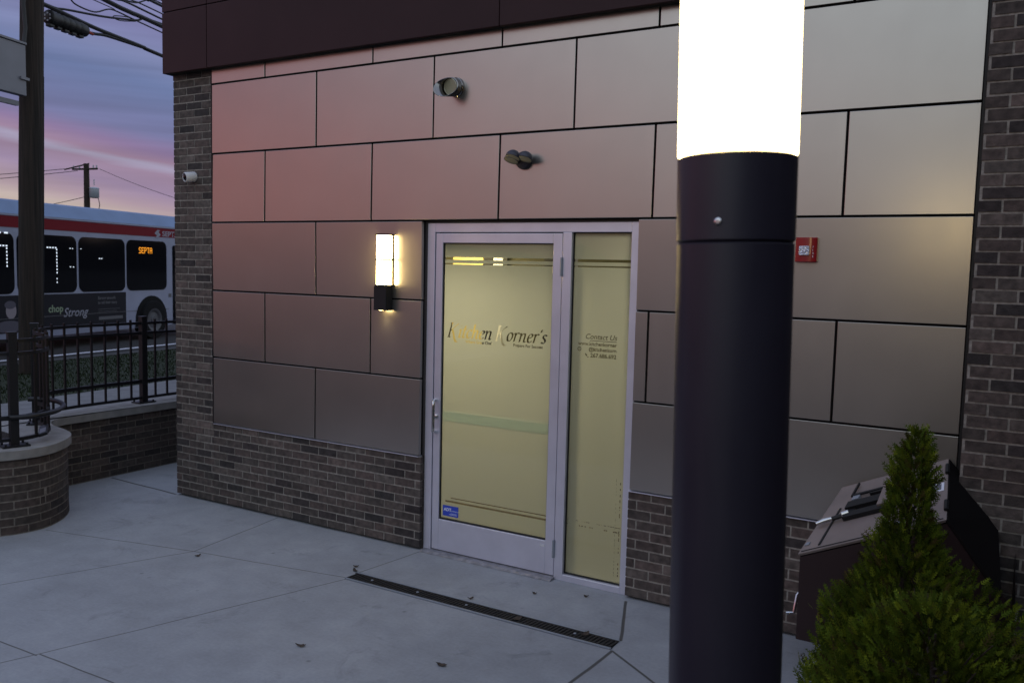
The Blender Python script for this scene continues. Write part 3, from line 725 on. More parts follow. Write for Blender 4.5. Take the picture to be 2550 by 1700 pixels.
area('vestibule_and_fill_light', (2.55, 1.0, 2.60), (R(12), 0, 0), 0.40, 32, (1.0, 0.89, 0.62))
area('vestibule_and_fill_light', (4.4, 0.9, 2.8), (0, 0, 0), 0.5, 11, (1.0, 0.90, 0.66))
area('vestibule_and_fill_light', (1.15, 1.9, 2.7), (R(42), 0, 0), 0.4, 24, (1.0, 0.85, 0.55))  # added lamp that brightens the back wall behind the cut-out lettering

# ------------------------------------------------------------------ wall fittings
def rrect(hx, hy, r, n=6):
    P = []
    for (cx, cy, a0) in ((hx-r, hy-r, 0), (-hx+r, hy-r, 90), (-hx+r, -hy+r, 180), (hx-r, -hy+r, 270)):
        for k in range(n+1):
            t = R(a0+90*k/n); P.append((cx+r*math.cos(t), cy+r*math.sin(t)))
    return P
# sconce: two glowing lens drums over a black body, down-light below
sx = 1.930; sc_ = thing('wall_sconce', 'lit wall sconce with two white lens drums above a black body, left of the door', 'wall lamp', (sx, 0, 1.885))
def dsec(hx, d, n=12):   # D-shaped plan: flat at the wall, bowed front
    P = [(hx, 0.0), (hx, -d*0.55)]
    for k in range(1, n): 
        t = math.pi*k/n; P.append((hx*math.cos(t), -d*0.55 - d*0.45*math.sin(t)))
    P += [(-hx, -d*0.55), (-hx, 0.0)]
    return list(reversed(P))
g = MB(); g.prism(rrect(0.062, 0.0425, 0.006), 0.0, 0.19, Matrix.Translation((0, -0.0425, 0))); g.build('body', M_black, sc_, bevel=0.002)
for (a, b2) in ((0.197, 0.390), (0.398, 0.585)):
    g = MB(); g.prism(dsec(0.058, 0.086), a, b2); g.build('lens', M_lens, sc_, smooth=True)
for z in (0.190, 0.390, 0.585):
    g = MB(); g.prism(dsec(0.067, 0.094), z-0.002, z+0.010); g.build('ring', M_black, sc_)
g = MB(); g.box(-0.066, 0.066, -0.012, -0.001, 0.19, 0.59); g.build('back_plate', M_black, sc_)
g = MB(); g.lathe([(0.0, -0.001), (0.032, -0.001), (0.034, 0.0)], Matrix.Translation((0, -0.042, -0.0005)), 20); g.build('downlight', M_lens, sc_)
l = bpy.data.lights.new('sconce_downlight', 'SPOT'); l.energy = 3.2; l.color = (1, 0.8, 0.45); l.spot_size = R(110); l.spot_blend = 1; l.shadow_soft_size = 0.03
lo = bpy.data.objects.new('sconce_downlight', l); COL.objects.link(lo); lo.parent = sc_; lo.location = (0, -0.045, -0.008)
# security camera
sc2 = thing('security_camera', 'small white dome camera mounted on the corner brick pier', 'security camera', (-0.320, 0.008, 3.0))
ax = Vector((-0.22, -0.95, -0.15))
mm = axis_m((0, 0.0, 0), (0, -1, 0)); g = MB(); g.lathe([(0, 0.0), (0.046, 0.0), (0.046, 0.014), (0.04, 0.02), (0, 0.02)], mm, 24); g.build('mount', M_white, sc2, smooth=True)
mm = axis_m((0.01, -0.015, 0), ax); g = MB()
g.lathe([(0.0, -0.005), (0.043, 0.0), (0.045, 0.02), (0.045, 0.075), (0.041, 0.085), (0.037, 0.085), (0.034, 0.078), (0, 0.078)], mm, 28); g.build('housing', M_white, sc2, smooth=True)
g = MB(); g.lathe([(0.034, 0.0785), (0.025, 0.086), (0.012, 0.090), (0.0, 0.091)], mm, 24); g.build('lens', M_glassdark, sc2, smooth=True)
# hooded cylinder spotlight
sp_ = thing('wall_spotlight', 'round metal wall spotlight with flared glare hood, high above the door', 'wall spotlight', (2.565, 0.0, 3.555))
ax = Vector((-0.10, -0.97, -0.12)); mm = axis_m((0, 0.005, 0), ax, (0, 0, 1))
def hood(rad, base, amp, seg=40, ang0=None):
    g = MB(); vs = []
    for j in range(2):
        for k in range(seg):
            t = 2*math.pi*k/seg
            Lz = 0.0 if j == 0 else base+amp*(0.5+0.5*math.cos(t-ang0))**1.3
            fl = 1.0 if j == 0 else 1.0+0.16*max(0.0, math.cos(t-ang0))
            g.v.append(tuple(mm @ Vector((rad*fl*math.cos(t), rad*fl*math.sin(t), Lz))))
    for k in range(seg):
        a = k; b2 = (k+1) % seg; g.face((a, b2, b2+seg, a+seg))
    return g
_mi = mm.inverted().to_3x3(); dv = _mi @ Vector((-0.85, 0, -0.5)); a0 = math.atan2(dv.y, dv.x)
g = hood(0.066, 0.075, 0.115, ang0=a0); o = g.build('hood', M_chrome, sp_, smooth=True)
sdf = o.modifiers.new('solid', 'SOLIDIFY'); sdf.thickness = 0.004
g = MB(); g.lathe([(0.070, -0.01), (0.070, 0.02), (0.066, 0.024), (0.066, 0.06), (0.0685, 0.062), (0.0685, 0.068), (0.064, 0.07)], mm, 36); g.build('base', M_chrome, sp_, smooth=True)
g = MB(); g.lathe([(0.062, 0.078), (0.057, 0.084), (0.054, 0.080), (0.0, 0.078)], mm, 32); g.build('lens', M_lampglass, sp_, smooth=True)
# twin-head emergency light
em = thing('emergency_light', 'dark twin-head emergency light with two half-dome lamps over the entrance', 'emergency light', (3.155, 0.0, 2.998))
g = MB(); mm = axis_m((0, 0.002, 0), (0, -1, 0)); g.lathe([(0.064, 0.0), (0.064, 0.018), (0.058, 0.034), (0.04, 0.044), (0.0, 0.048)], mm, 32); g.build('base', M_pole, em, smooth=True)
def head(cx, cy, cz):
    m2 = axis_m((cx, cy, cz), (-0.10, -0.40, -0.95)); 
    g = MB(); g.lathe([(0.0, -0.052)]+[(0.053*math.sin(R(a)), -0.052*math.cos(R(a))) for a in (15, 30, 45, 60, 75, 90)]+[(0.053, 0.004), (0.049, 0.006)], m2, 28); o = g.build('lamp_head', M_pole, em, smooth=True)
    g = MB(); g.lathe([(0.049, 0.005), (0.03, 0.011), (0.0, 0.013)], m2, 28); g.build('lens', M_lampglass, o, smooth=True)
head(-0.035, -0.105, 0.012); head(0.035, -0.075, 0.014) if False else None
head(-0.062, -0.080, -0.004); head(0.048, -0.080, 0.002)
g = MB(); g.tube([(-0.02, -0.03, 0), (-0.045, -0.055, 0.01), (-0.060, -0.078, 0.012)], 0.010, 10); g.build('arm', M_pole, em, smooth=True)
g = MB(); g.tube([(0.02, -0.03, 0), (0.04, -0.06, 0.01), (0.047, -0.078, 0.012)], 0.010, 10); g.build('arm', M_pole, em, smooth=True)
# fire alarm strobe
fa = thing('fire_alarm', 'red fire alarm strobe with clear faceted lens beside the light column', 'fire alarm', (5.115, 0.0, 2.388))
g = MB(); P = []
for k in range(13):
    u = -1+2*k/12; P.append((u*0.062, -0.030-0.014*(1-u*u)))
P = [(-0.062, 0.0)]+P+[(0.062, 0.0)]
g.prism(P, -0.073, 0.073); g.build('body', M_red, fa, bevel=0.003)
M_strobe = mat('faceted clear lens', (0.70, 0.72, 0.80), 0.12, 0.6, noise=(120, 0.6, 2), bump=(70, 1.0, 0.02))
g = MB(); g.prism(rrect(0.030, 0.028, 0.008), 0.0, 0.012, Matrix.Translation((-0.007, -0.0445, -0.006)) @ Matrix.Rotation(R(90), 4, 'X')); g.build('strobe_lens', M_strobe, fa, bevel=0.004)
for i, ch in enumerate('FIRE'):
    text_obj('lettering', ch, 0.017, M_decalw, fa, ym(0.0385, -0.0400, 0.010-0.0185*i))
# box hatch beside the right pier
hx = thing('storage_box', 'low maroon steel box with sloping brown lid, latches and white label, behind the conical evergreen', 'storage box', (5.6, -0.26, 0))
bx = Vector((5.6, -0.26, 0))
A_, B_, C_, D_ = Vector((5.25, -.50, .69)), Vector((5.972, -.50, 1.010)), Vector((5.942, -.025, 1.234)), Vector((5.392, -.025, .988))
E_, F_ = Vector((6.24, -.50, .66)), Vector((6.20, -.025, .95))
zb = 0.20
def lo_(v): return tuple(v-bx)
g = MB(); inn = 0.012
pts = [A_, B_, E_, F_, C_, D_]
top = [Vector((p.x, p.y, p.z-0.02)) for p in pts]
g.v = [lo_((top[0].x+.01, -.49, zb) if False else Vector((5.262, -.49, zb))), lo_(Vector((6.30, -.49, zb))), lo_(Vector((6.29, -.03, zb))), lo_(Vector((5.40, -.03, zb))),
       lo_(Vector((5.262, -.49, .672))), lo_(Vector((5.972, -.49, .985))), lo_(Vector((6.30, -.49, .60))), lo_(Vector((6.29, -.03, .84))), lo_(Vector((5.942, -.03, 1.21))), lo_(Vector((5.40, -.03, .965)))]
for f in ((0, 3, 2, 1), (0, 1, 6, 5, 4), (1, 2, 7, 6), (2, 3, 9, 8, 7), (3, 0, 4, 9)): g.face(f)
g.build('body', M_boxbody, hx)
def slab(P, t_):
    n_ = (P[1]-P[0]).cross(P[3]-P[0]).normalized()
    if n_.z < 0: n_ = -n_
    return [p-n_*t_ for p in P]+list(P), n_
def lidmesh(P, name, m):
    Q, n_ = slab(P, 0.018); g = MB(); g.hexa([lo_(p) for p in Q]); g.build(name, m, hx, bevel=0.003); return n_
nl = lidmesh([A_, B_, C_, D_], 'lid', M_boxlid)
lidmesh([B_+Vector((.006, 0, 0)), E_, F_, C_+Vector((.006, 0, 0))], 'rear_lid', M_boxrear)
def LP(u, v, h=0.0):   # point on the lid: u along its slope, v towards the wall
    p = (A_*(1-u)+B_*u)*(1-v)+(D_*(1-u)+C_*u)*v; return p+nl*h
def lbar(u0, u1, v0, v1, h0, h1, name, m, bevel=0.0):
    Q = [LP(u0, v0, h0), LP(u1, v0, h0), LP(u1, v1, h0), LP(u0, v1, h0), LP(u0, v0, h1), LP(u1, v0, h1), LP(u1, v1, h1), LP(u0, v1, h1)]
    g = MB(); g.hexa([lo_(p) for p in Q]); return g.build(name, m, hx, bevel=bevel)
lbar(0.13, 0.145, 0.06, 0.60, 0.001, 0.006, 'seam_strip', M_black)
lbar(0.22, 0.55, 0.50, 0.60, 0.002, 0.035, 'latch_rail', M_black)
lbar(0.235, 0.56, 0.36, 0.44, 0.002, 0.03, 'latch_rail', M_black)
lbar(0.24, 0.30, 0.44, 0.50, 0.002, 0.02, 'latch_block', M_black)
lbar(0.50, 0.62, 0.40, 0.74, 0.002, 0.045, 'latch_housing', M_boxlid, 0.004)
lbar(0.22, 0.50, 0.72, 0.745, 0.012, 0.024, 'hasp_bar', M_black)
lbar(0.20, 0.215, 0.72, 0.93, 0.012, 0.024, 'hasp_bar', M_black)
lbar(0.22, 0.28, 0.66, 0.72, 0.002, 0.02, 'latch_block', M_zinc)
lbar(0.38, 0.50, 0.665, 0.685, 0.012, 0.03, 'slide_bolt', M_black)
g = MB(); g.tube([lo_(LP(0.035, 0.36, 0.03)), lo_(LP(0.09, 0.375, 0.032)), lo_(LP(0.15, 0.385, 0.03))], [0.012, 0.015, 0.011], 12); g.build('lever_handle', M_alu2, hx, smooth=True)
g = MB(); g.tube([lo_(LP(0.15, 0.385, 0.028)), lo_(LP(0.22, 0.40, 0.026))], 0.012, 10); g.build('lever_socket', M_black, hx)
g = MB(); g.tube([lo_(LP(0.22, 0.42, 0.03)), lo_(LP(0.27, 0.43, 0.03))], 0.013, 10); g.build('bolt_end', M_alu2, hx)
lbar(0.80, 0.975, 0.47, 0.60, 0.001, 0.003, 'label_plate', M_decalw)
lbar(0.81, 0.955, 0.49, 0.58, 0.003, 0.0036, 'label_print', M_signgrey)
for k_ in (0.2, 0.8):
    g = MB(); g.tube([lo_(LP(1.0, k_-0.07, 0.008)), lo_(LP(1.0, k_+0.07, 0.008))], 0.012, 8); g.build('hinge', M_black, hx)
lbar(0.02, 0.98, 0.018, 0.026, 0.001, 0.004, 'edge_trim', M_black)
lbar(0.02, 0.05, 0.10, 0.14, 0.001, 0.006, 'screw_plate', M_zinc)
lbar(0.66, 0.70, 0.10, 0.14, 0.001, 0.006, 'screw_plate', M_zinc)
lbar(0.74, 0.75, 0.55, 0.86, 0.001, 0.006, 'seam_strip', M_black)
g = MB(); g.tube([lo_(Vector((5.25, -.2, .42))), lo_(Vector((5.21, -.24, .36))), lo_(Vector((5.20, -.26, .26))), lo_(Vector((5.16, -.27, .25)))], 0.010, 8); g.build('side_handle', M_alu2, hx, smooth=True)
for (px, py) in ((5.42, -.42), (6.2, -.42), (5.5, -.1), (6.2, -.1)):
    g = MB(); g.lathe([(0.035, 0.0), (0.035, 0.015), (0.02, 0.03), (0.02, zb)], Matrix.Translation((px-bx.x, py-bx.y, 0)), 14); g.build('foot', M_black, hx)

# ------------------------------------------------------------------ the lit light column in front
lc = thing('light_column', 'thick charcoal light column with glowing white lens, close in front of the wall', 'light column', (5.706, -3.666, 0))
cx_, tilt_dir = None, None
lc.location = (5.7495, -3.648, 0)
lc.rotation_euler = Euler((R(0.55), R(-1.05), 0))
rC = 0.1095
def seamcol():
    g = MB(); g.lathe([(0.0, 0.0), (0.16, 0.0), (0.16, 0.012), (rC, 0.014), (rC, 2.288), (rC-0.003, 2.291)], None, 72); return g
seamcol().build('shaft', M_pole, lc, smooth=True)
g = MB(); g.lathe([(rC-0.003, 2.292), (rC-0.002, 2.293), (rC+0.0015, 2.296), (rC+0.002, 2.450), (rC-0.004, 2.453), (0.0, 2.453)], None, 72); g.build('collar', M_pole, lc, smooth=True)
g = MB(); g.lathe([(rC-0.001, 2.4535), (rC+.002, 2.456), (rC+.002, 3.02), (rC-0.002, 3.022)], None, 72); g.build('lens', M_lensb, lc, smooth=True)
g = MB(); g.lathe([(rC-0.001, 3.0225), (rC+0.003, 3.026), (rC+0.003, 3.07), (rC-0.02, 3.08), (0, 3.083)], None, 72); g.build('cap', M_pole, lc, smooth=True)
ang = math.atan2(-5.3023+3.66, 6.165-5.706) - R(16)
mm = axis_m(((rC+0.001)*math.cos(ang), (rC+0.001)*math.sin(ang), 2.327), (math.cos(ang), math.sin(ang), 0))
g = MB(); g.lathe([(0.0075, -0.001), (0.0072, 0.0015), (0.005, 0.003), (0.0026, 0.003), (0.002, 0.001), (0, 0.001)], mm, 20); g.build('screw', M_alu2, lc, smooth=True)

# ------------------------------------------------------------------ trench drain
td = thing('trench_drain', 'long dark slotted trench drain grate set in the pavement at the door', 'drain', (3.24, -0.715, 0))
X0, X1, Ya, Yb = -1.03, 1.03, -0.075, 0.065
g = MB(); g.box(X0, X1, Ya, Yb, 0.001, 0.0025); g.build('channel_shade', M_dark, td)  # flat dark plate in place of the shade inside an open drain
g = MB(); g.box(X0, X1, Ya, Ya+0.012, 0.0025, 0.010); g.box(X0, X1, Yb-0.012, Yb, 0.0025, 0.010); g.build('edge_frame', M_zinc, td)
g = MB(); n = 78
g.box(X0, X1, Ya+0.013, Ya+0.026, 0.0026, 0.008); g.box(X0, X1, Yb-0.026, Yb-0.013, 0.0026, 0.008)
for k in range(n):
    xx = X0+(X1-X0)*(k+0.5)/n
    g.hexa([(xx-0.0075-0.006, Ya+0.026, .0026), (xx+0.0075-0.006, Ya+0.026, .0026), (xx+0.0075+0.006, Yb-0.026, .0026), (xx-0.0075+0.006, Yb-0.026, .0026), (xx-0.0075-0.006, Ya+0.026, .0078), (xx+0.0075-0.006, Ya+0.026, .0078), (xx+0.0075+0.006, Yb-0.026, .0078), (xx-0.0075+0.006, Yb-0.026, .0078)])
g.build('grate', M_grate, td)
for k in range(5):
    g = MB(); g.lathe([(0.0, 0.011), (0.008, 0.011), (0.010, 0.008)], Matrix.Translation((-0.84+0.4*k, 0.0, 0)), 12); g.build('bolt', M_zinc, td)
td.rotation_euler = (0, 0, R(-0.1))
# fallen leaves
def leaf_mesh(w_, l_, curl, seed, name='fallen_leaf'):
    rr = random.Random(seed); g = MB(); n = 7
    for i in range(n+1):
        t_ = i/n; hw = w_*math.sin(math.pi*min(1, t_*0.94+0.03))**0.8*(1+0.25*rr.uniform(-1, 1))
        z = 0.004+curl*(2*t_-1)**2
        g.v += [((t_-.5)*l_, -hw, z+curl*0.6*rr.random()), ((t_-.5)*l_, 0, z), ((t_-.5)*l_, hw, z+curl*0.6*rr.random())]
    for i in range(n):
        a = i*3; g.face((a, a+1, a+4, a+3)); g.face((a+1, a+2, a+5, a+4))
    o = g.build(name, M_dry); so = o.modifiers.new('solid', 'SOLIDIFY'); so.thickness = 0.0012
    return o
LV = [((2.72, -1.75, 0.0), 0.075, 0.014, 20, 'curled brown leaf lying flat on open concrete, nearest the bottom left'),
      ((3.55, -1.50, 0.0), 0.08, 0.016, 10, 'pale brown upturned leaf on concrete in front of the drain'),
      ((3.60, -0.735, 0.008), 0.09, 0.022, 60, 'broad brown leaf lying on the drain grate'),
      ((4.06, -0.70, 0.006), 0.08, 0.02, 70, 'brown leaf standing on the right end of the drain'),
      ((2.17, -0.63, 0.0), 0.08, 0.018, 150, 'dark leaf at the left end of the drain'),
      ((2.12, -0.56, 0.0), 0.05, 0.012, 30, 'small dark leaf just behind the left end of the drain'),
      ((3.16, -0.60, 0.0), 0.05, 0.015, 45, 'small dark leaf beside the middle of the drain'),
      ((3.48, -0.28, 0.0), 0.04, 0.012, 5, 'tiny dark leaf on the slab in front of the door hinge side'),
      ((3.80, -0.13, 0.0), 0.04, 0.012, 15, 'tiny dark leaf at the foot of the sidelight'),
      ((0.98, -1.05, 0.0), 0.06, 0.012, 80, 'lone dark leaf far out on the left paving joint')]
for i, (p, l_, w_, az_, lab) in enumerate(LV):
    o = leaf_mesh(w_*0.85, l_*0.85, 0.010, i+1); o.location = p; o.rotation_euler = (R(8), 0, R(az_)); tag(o, lab, 'leaf', 'fallen leaves on the pavement')

# ------------------------------------------------------------------ evergreens
def evergreen(name, label, base, prof, nspray, seed, lean=(0, 0), lobes=()):
    """prof [(z, r)]; real sprays of scale leaves spread through the outer shell of the crown"""
    o = thing(name, label, 'shrub', base, 0, 'evergreens by the light column')
    rr = random.Random(seed)
    zs = [p[0] for p in prof]; top = zs[-1]
    def rad(z):
        for i in range(len(prof)-1):
            if prof[i][0] <= z <= prof[i+1][0]:
                t_ = (z-prof[i][0])/(prof[i+1][0]-prof[i][0]); return prof[i][1]*(1-t_)+prof[i+1][1]*t_
        return prof[-1][1]
    ph = [rr.uniform(0, 6.28) for _ in range(6)]
    def bulge(a, z):
        b_ = 1+0.15*math.sin(3*a+ph[0]+4*z)+0.13*math.sin(5*a+ph[1]-9*z)+0.10*math.sin(2*a+ph[2]+19*z)+0.06*math.sin(9*a+ph[3]+31*z)
        for (la, lz, lr, sa) in lobes:
            da = (a-la+math.pi) % (2*math.pi)-math.pi
            b_ += lr*math.exp(-(da/sa)**2-((z-lz)/0.16)**2)
        return b_
    g = MB(); 
    wts = [max(0.03, rad(top*k/60)) for k in range(61)]; tot = sum(wts)
    for i in range(nspray):
        x = rr.uniform(0, tot); k = 0
        while x > wts[k] and k < 60: x -= wts[k]; k += 1
        z = min(top-0.01, top*(k+rr.random())/61); a = rr.uniform(0, 2*math.pi)
        gap = math.sin(4*a+ph[4]+13*z)*math.sin(3*a-ph[5]-21*z)
        if gap > 0.45 and rr.random() < 0.75: continue
        ins = rr.random(); f = 1.0-0.55*ins**1.8
        if rr.random() < 0.035: f *= rr.uniform(1.06, 1.22)
        r = max(0.004, rad(z))*bulge(a, z)*f
        p = Vector((r*math.cos(a)+lean[0]*z, r*math.sin(a)+lean[1]*z, z))
        out = Vector((math.cos(a), math.sin(a), 0))
        d = (out*rr.uniform(0.25, 0.85)+Vector((0, 0, rr.uniform(0.55, 1.1)))+Vector((rr.uniform(-.35, .35), rr.uniform(-.35, .35), 0))).normalized()
        sd = d.cross(Vector((rr.uniform(-1, 1), rr.uniform(-1, 1), rr.uniform(-.4, .4)))).normalized()
        Ls = rr.uniform(0.028, 0.062); kf = rr.uniform(0.55, 1.35)*(0.75+0.5*math.exp(-((a*1.3+z*7) % 2.1-1)**2*2))
        tip = rr.random()
        base_c = (0.060, 0.098, 0.010) if tip < 0.6 else ((0.115, 0.155, 0.014) if tip < 0.90 else (0.050, 0.042, 0.015))
        g.col = tuple(c_*kf for c_ in base_c)
        nb = 4
        for j in range(nb):
            t0 = j/nb; q0 = p+d*(Ls*t0)
            for s_ in (-1, 1):
                dd = (d*0.75+sd*s_*0.75).normalized(); ll = Ls*0.42*(1-0.6*t0)*rr.uniform(.8, 1.2); wv_ = d.cross(sd).cross(dd).normalized()*0.0024
                n_ = len(g.v); e = q0+dd*ll; mid = q0+dd*(ll*0.55)
                g.v += [tuple(q0), tuple(mid+wv_*1.2), tuple(e), tuple(mid-wv_*1.2)]; g.face((n_, n_+1, n_+2, n_+3))
        n_ = len(g.v); wv_ = sd*0.003; g.v += [tuple(p-wv_), tuple(p+wv_), tuple(p+d*Ls*1.12), tuple(p+d*Ls*.7-wv_)]; g.face((n_, n_+1, n_+2, n_+3))
    g.build('foliage', M_leaf, o)
    g = MB(); g.tube([(0, 0, -0.02), (lean[0]*top*.4, lean[1]*top*.4, top*.4), (lean[0]*top*.9, lean[1]*top*.9, top*.9)], [0.035, 0.02, 0.004], 9)
    for k in range(26):
        z = rr.uniform(0.08, top*0.8); a = rr.uniform(0, 6.28); r = rad(z)*0.75
        g.tube([(lean[0]*z, lean[1]*z, z), (r*.6*math.cos(a)+lean[0]*z, r*.6*math.sin(a)+lean[1]*z, z+r*.3), (r*math.cos(a)+lean[0]*z, r*math.sin(a)+lean[1]*z, z+r*.8)], [0.008, 0.005, 0.002], 5)
    g.build('trunk', M_bark, o)
    return o
evergreen('arborvitae', 'tall narrow conical evergreen with a pointed top in front of the storage box', (5.805, -1.1, 0.0),
          [(0.0, .22), (.15, .28), (.35, .31), (.55, .29), (.70, .245), (.82, .18), (.95, .13), (1.08, .105), (1.2, .092), (1.32, .08), (1.42, .066), (1.5, .04), (1.545, .008)], 12500, 2, (0.035, 0),
          lobes=((0.5, 0.55, 0.75, 0.6), (0.5, 0.80, 1.35, 0.5), (3.6, 0.70, 0.35, 0.5), (3.4, 0.30, 0.25, 0.6)))
evergreen('round_shrub', 'lower rounded evergreen shrub in the bottom right foreground', (6.02, -1.95, 0.0),
          [(0.0, .26), (.2, .36), (.45, .40), (.64, .40), (.80, .35), (.92, .27), (1.0, .18), (1.06, .05)], 13000, 6)
g = MB(); g.prism([(5.5, -0.62), (5.45, -2.0), (5.5, -4.2), (8.5, -4.2), (8.5, -0.12), (6.4, -0.13), (6.35, -0.62)][::-1], 0.004, 0.035)
tag(g.build('planting_bed', M_soil), kind='structure')

# ------------------------------------------------------------------ low brick street wall with rounded bulge
gw = thing('garden_wall', 'low brown brick wall with pale stone coping and rounded bulge at left', 'wall', (-1.7, 0, 0))
front = [(-1.70, 9.0), (-1.70, 0.2), (-1.70, -0.40), (-1.62, -0.62), (-1.40, -0.74), (-1.12, -0.80), (-0.90, -0.885), (-0.71, -1.07), (-0.60, -1.31), (-0.66, -1.58), (-0.88, -1.80), (-1.25, -1.92), (-1.65, -1.96), (-1.70, -2.3), (-1.70, -8.0)]
fp = [Vector((p.x, p.y, 0)) for p in catmull([(x, y, 0) for x, y in front], 12)]
def arc_resample(P, step):
    out = [P[0]]; acc = 0
    cum = [0]
    for i in range(1, len(P)): cum.append(cum[-1]+(P[i]-P[i-1]).length)
    tot = cum[-1]; n_ = int(tot/step); res = []
    j = 0
    for k in range(n_+1):
        s_ = k*step
        while j < len(P)-2 and cum[j+1] < s_: j += 1
        t_ = (s_-cum[j])/max(1e-9, cum[j+1]-cum[j]); res.append(P[j].lerp(P[j+1], min(1, t_)))
    return res
FS = arc_resample(fp, BW/4)
def offs(P, i, d_):
    a = P[max(0, i-1)]; b2 = P[min(len(P)-1, i+1)]; t_ = (b2-a).normalized(); n_ = Vector((-t_.y, t_.x, 0))   # n_ points to the courtyard side
    return P[i]+n_*d_
WT = 0.615
g = MB(); rng = random.Random(31)
gl = Vector((-1.7, 0, 0))
zc = 0.01; c = 0
while zc < WT-0.02:
    i = (c % 2)*2
    while i+4 < len(FS):
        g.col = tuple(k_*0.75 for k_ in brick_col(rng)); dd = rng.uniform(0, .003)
        # each brick follows the curve in two short chords
        for (a, b2, ea, eb) in ((i, i+2, 0.5*BJ, 0), (i+2, i+4, 0, 0.5*BJ)):
            p1 = offs(FS, a, dd); p2 = offs(FS, b2, dd); q1 = offs(FS, a, -0.03); q2_ = offs(FS, b2, -0.03)
            t_ = (p2-p1).normalized(); p1 = p1+t_*ea; q1 = q1+t_*ea; p2 = p2-t_*eb; q2_ = q2_-t_*eb
            z1_ = zc+BH-BJ
            P = [p1, p2, q2_, q1]
            g.hexa([(p.x-gl.x, p.y, zc) for p in P]+[(p.x-gl.x, p.y, z1_) for p in P])
        i += 4
    zc += BH; c += 1
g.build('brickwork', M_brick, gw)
# mortar core = closed outline to the street side
core = [offs(FS, i, -0.003) for i in range(0, len(FS))]
poly = [(p.x-gl.x, p.y) for p in core]+[(-2.03-gl.x, core[-1].y), (-2.03-gl.x, core[0].y)]
g = MB()
def band(P, inset, z0, z1, gmb, back=-2.03):
    """solid between the front curve and the back line, quads along the curve"""
    n_ = len(P); i = 0
    for i in range(n_-1):
        a = offs(P, i, inset); b2 = offs(P, i+1, inset)
        n0 = len(gmb.v)
        gmb.v += [(a.x-gl.x, a.y, z0), (b2.x-gl.x, b2.y, z0), (b2.x-gl.x, b2.y, z1), (a.x-gl.x, a.y, z1)]
        gmb.face((n0, n0+1, n0+2, n0+3))
def cap(P, inset, z, gmb, back):
    pts_ = [offs(P, i, inset) for i in range(len(P))]
    n0 = len(gmb.v); gmb.v += [(p.x-gl.x, p.y, z) for p in pts_]+[(back-gl.x, pts_[-1].y, z), (back-gl.x, pts_[0].y, z)]
    gmb.face(list(range(n0, len(gmb.v))))
band(FS, -0.003, 0.0, WT, g); cap(FS, -0.003, WT, g, -2.0)
g.quad((-2.0-gl.x, 9, 0), (-2.0-gl.x, -8, 0), (-2.0-gl.x, -8, WT), (-2.0-gl.x, 9, WT))
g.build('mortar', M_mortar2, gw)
g = MB(); band(FS, 0.028, WT+0.003, 0.69, g, -2.06); cap(FS, 0.028, 0.69, g, -2.06); cap(FS, 0.028, WT+0.003, g, -2.06)
g.quad((-2.06-gl.x, 9, WT+.003), (-2.06-gl.x, -8, WT+.003), (-2.06-gl.x, -8, 0.69), (-2.06-gl.x, 9, 0.69))
g.build('coping', M_coping, gw)
g = MB(); g.prism([(-1.85+1.7, -1.72), (-1.12+1.7, -1.66), (-1.0+1.7, -1.45), (-1.12+1.7, -1.2), (-1.85+1.7, -1.1)], 0.691, 0.697); g.build('soil', M_soil, gw)

# fence on the wall
fe = thing('metal_fence', 'black metal picket fence standing on the low brick wall', 'fence', (-1.85, 0, 0.69))
fl = Vector((-1.85, 0, 0.69))
fpath = [(-1.88, 6.5), (-1.88, 3.0), (-1.88, 0.6), (-1.86, -0.30), (-1.70, -0.66), (-1.40, -0.86), (-1.12, -0.93), (-0.93, -1.05), (-0.80, -1.22), (-0.78, -1.42), (-0.92, -1.64), (-1.25, -1.80), (-1.7, -1.88), (-1.88, -2.2), (-1.88, -6.0)]
FP = arc_resample([Vector(p) for p in catmull([(x, y, 0) for x, y in fpath], 12)], 0.05)
def rail(z, hw, hh, name):
    g = MB()
    for i in range(len(FP)-1):
        a0 = offs(FP, i, hw); a1 = offs(FP, i, -hw); b0 = offs(FP, i+1, hw); b1 = offs(FP, i+1, -hw)
        P = [a0, b0, b1, a1]; g.hexa([(p.x-fl.x, p.y-fl.y, z-hh) for p in P]+[(p.x-fl.x, p.y-fl.y, z+hh) for p in P])
    return g.build(name, M_rail, fe)
for z in (0.055, 0.235, 0.76, 0.865): rail(z, 0.014, 0.014 if z != 0.235 else 0.018, 'rail')
g = MB(); g.box(-0.009, 0.009, -0.009, 0.009, 0.045, 0.905); pk = g.build('picket', M_rail, fe)
g = MB(); g.box(-0.032, 0.032, -0.032, 0.032, 0.0, 0.925); g.box(-0.036, 0.036, -0.036, 0.036, 0.925, 0.94); post = g.build('post', M_rail, fe, bevel=0.003)
g = MB(); g.box(-0.10, 0.10, -0.075, 0.075, 0.0, 0.014); bpz = g.build('base_plate', M_rail, post)
bolts = []
for sx_ in (-1, 1):
    for sy_ in (-1, 1):
        g = MB(); g.lathe([(0.0, 0.03), (0.010, 0.03), (0.010, 0.014)], Matrix.Translation((sx_*0.078, sy_*0.055, 0)), 6); bolts.append(g.build('anchor_bolt', M_rail, post))
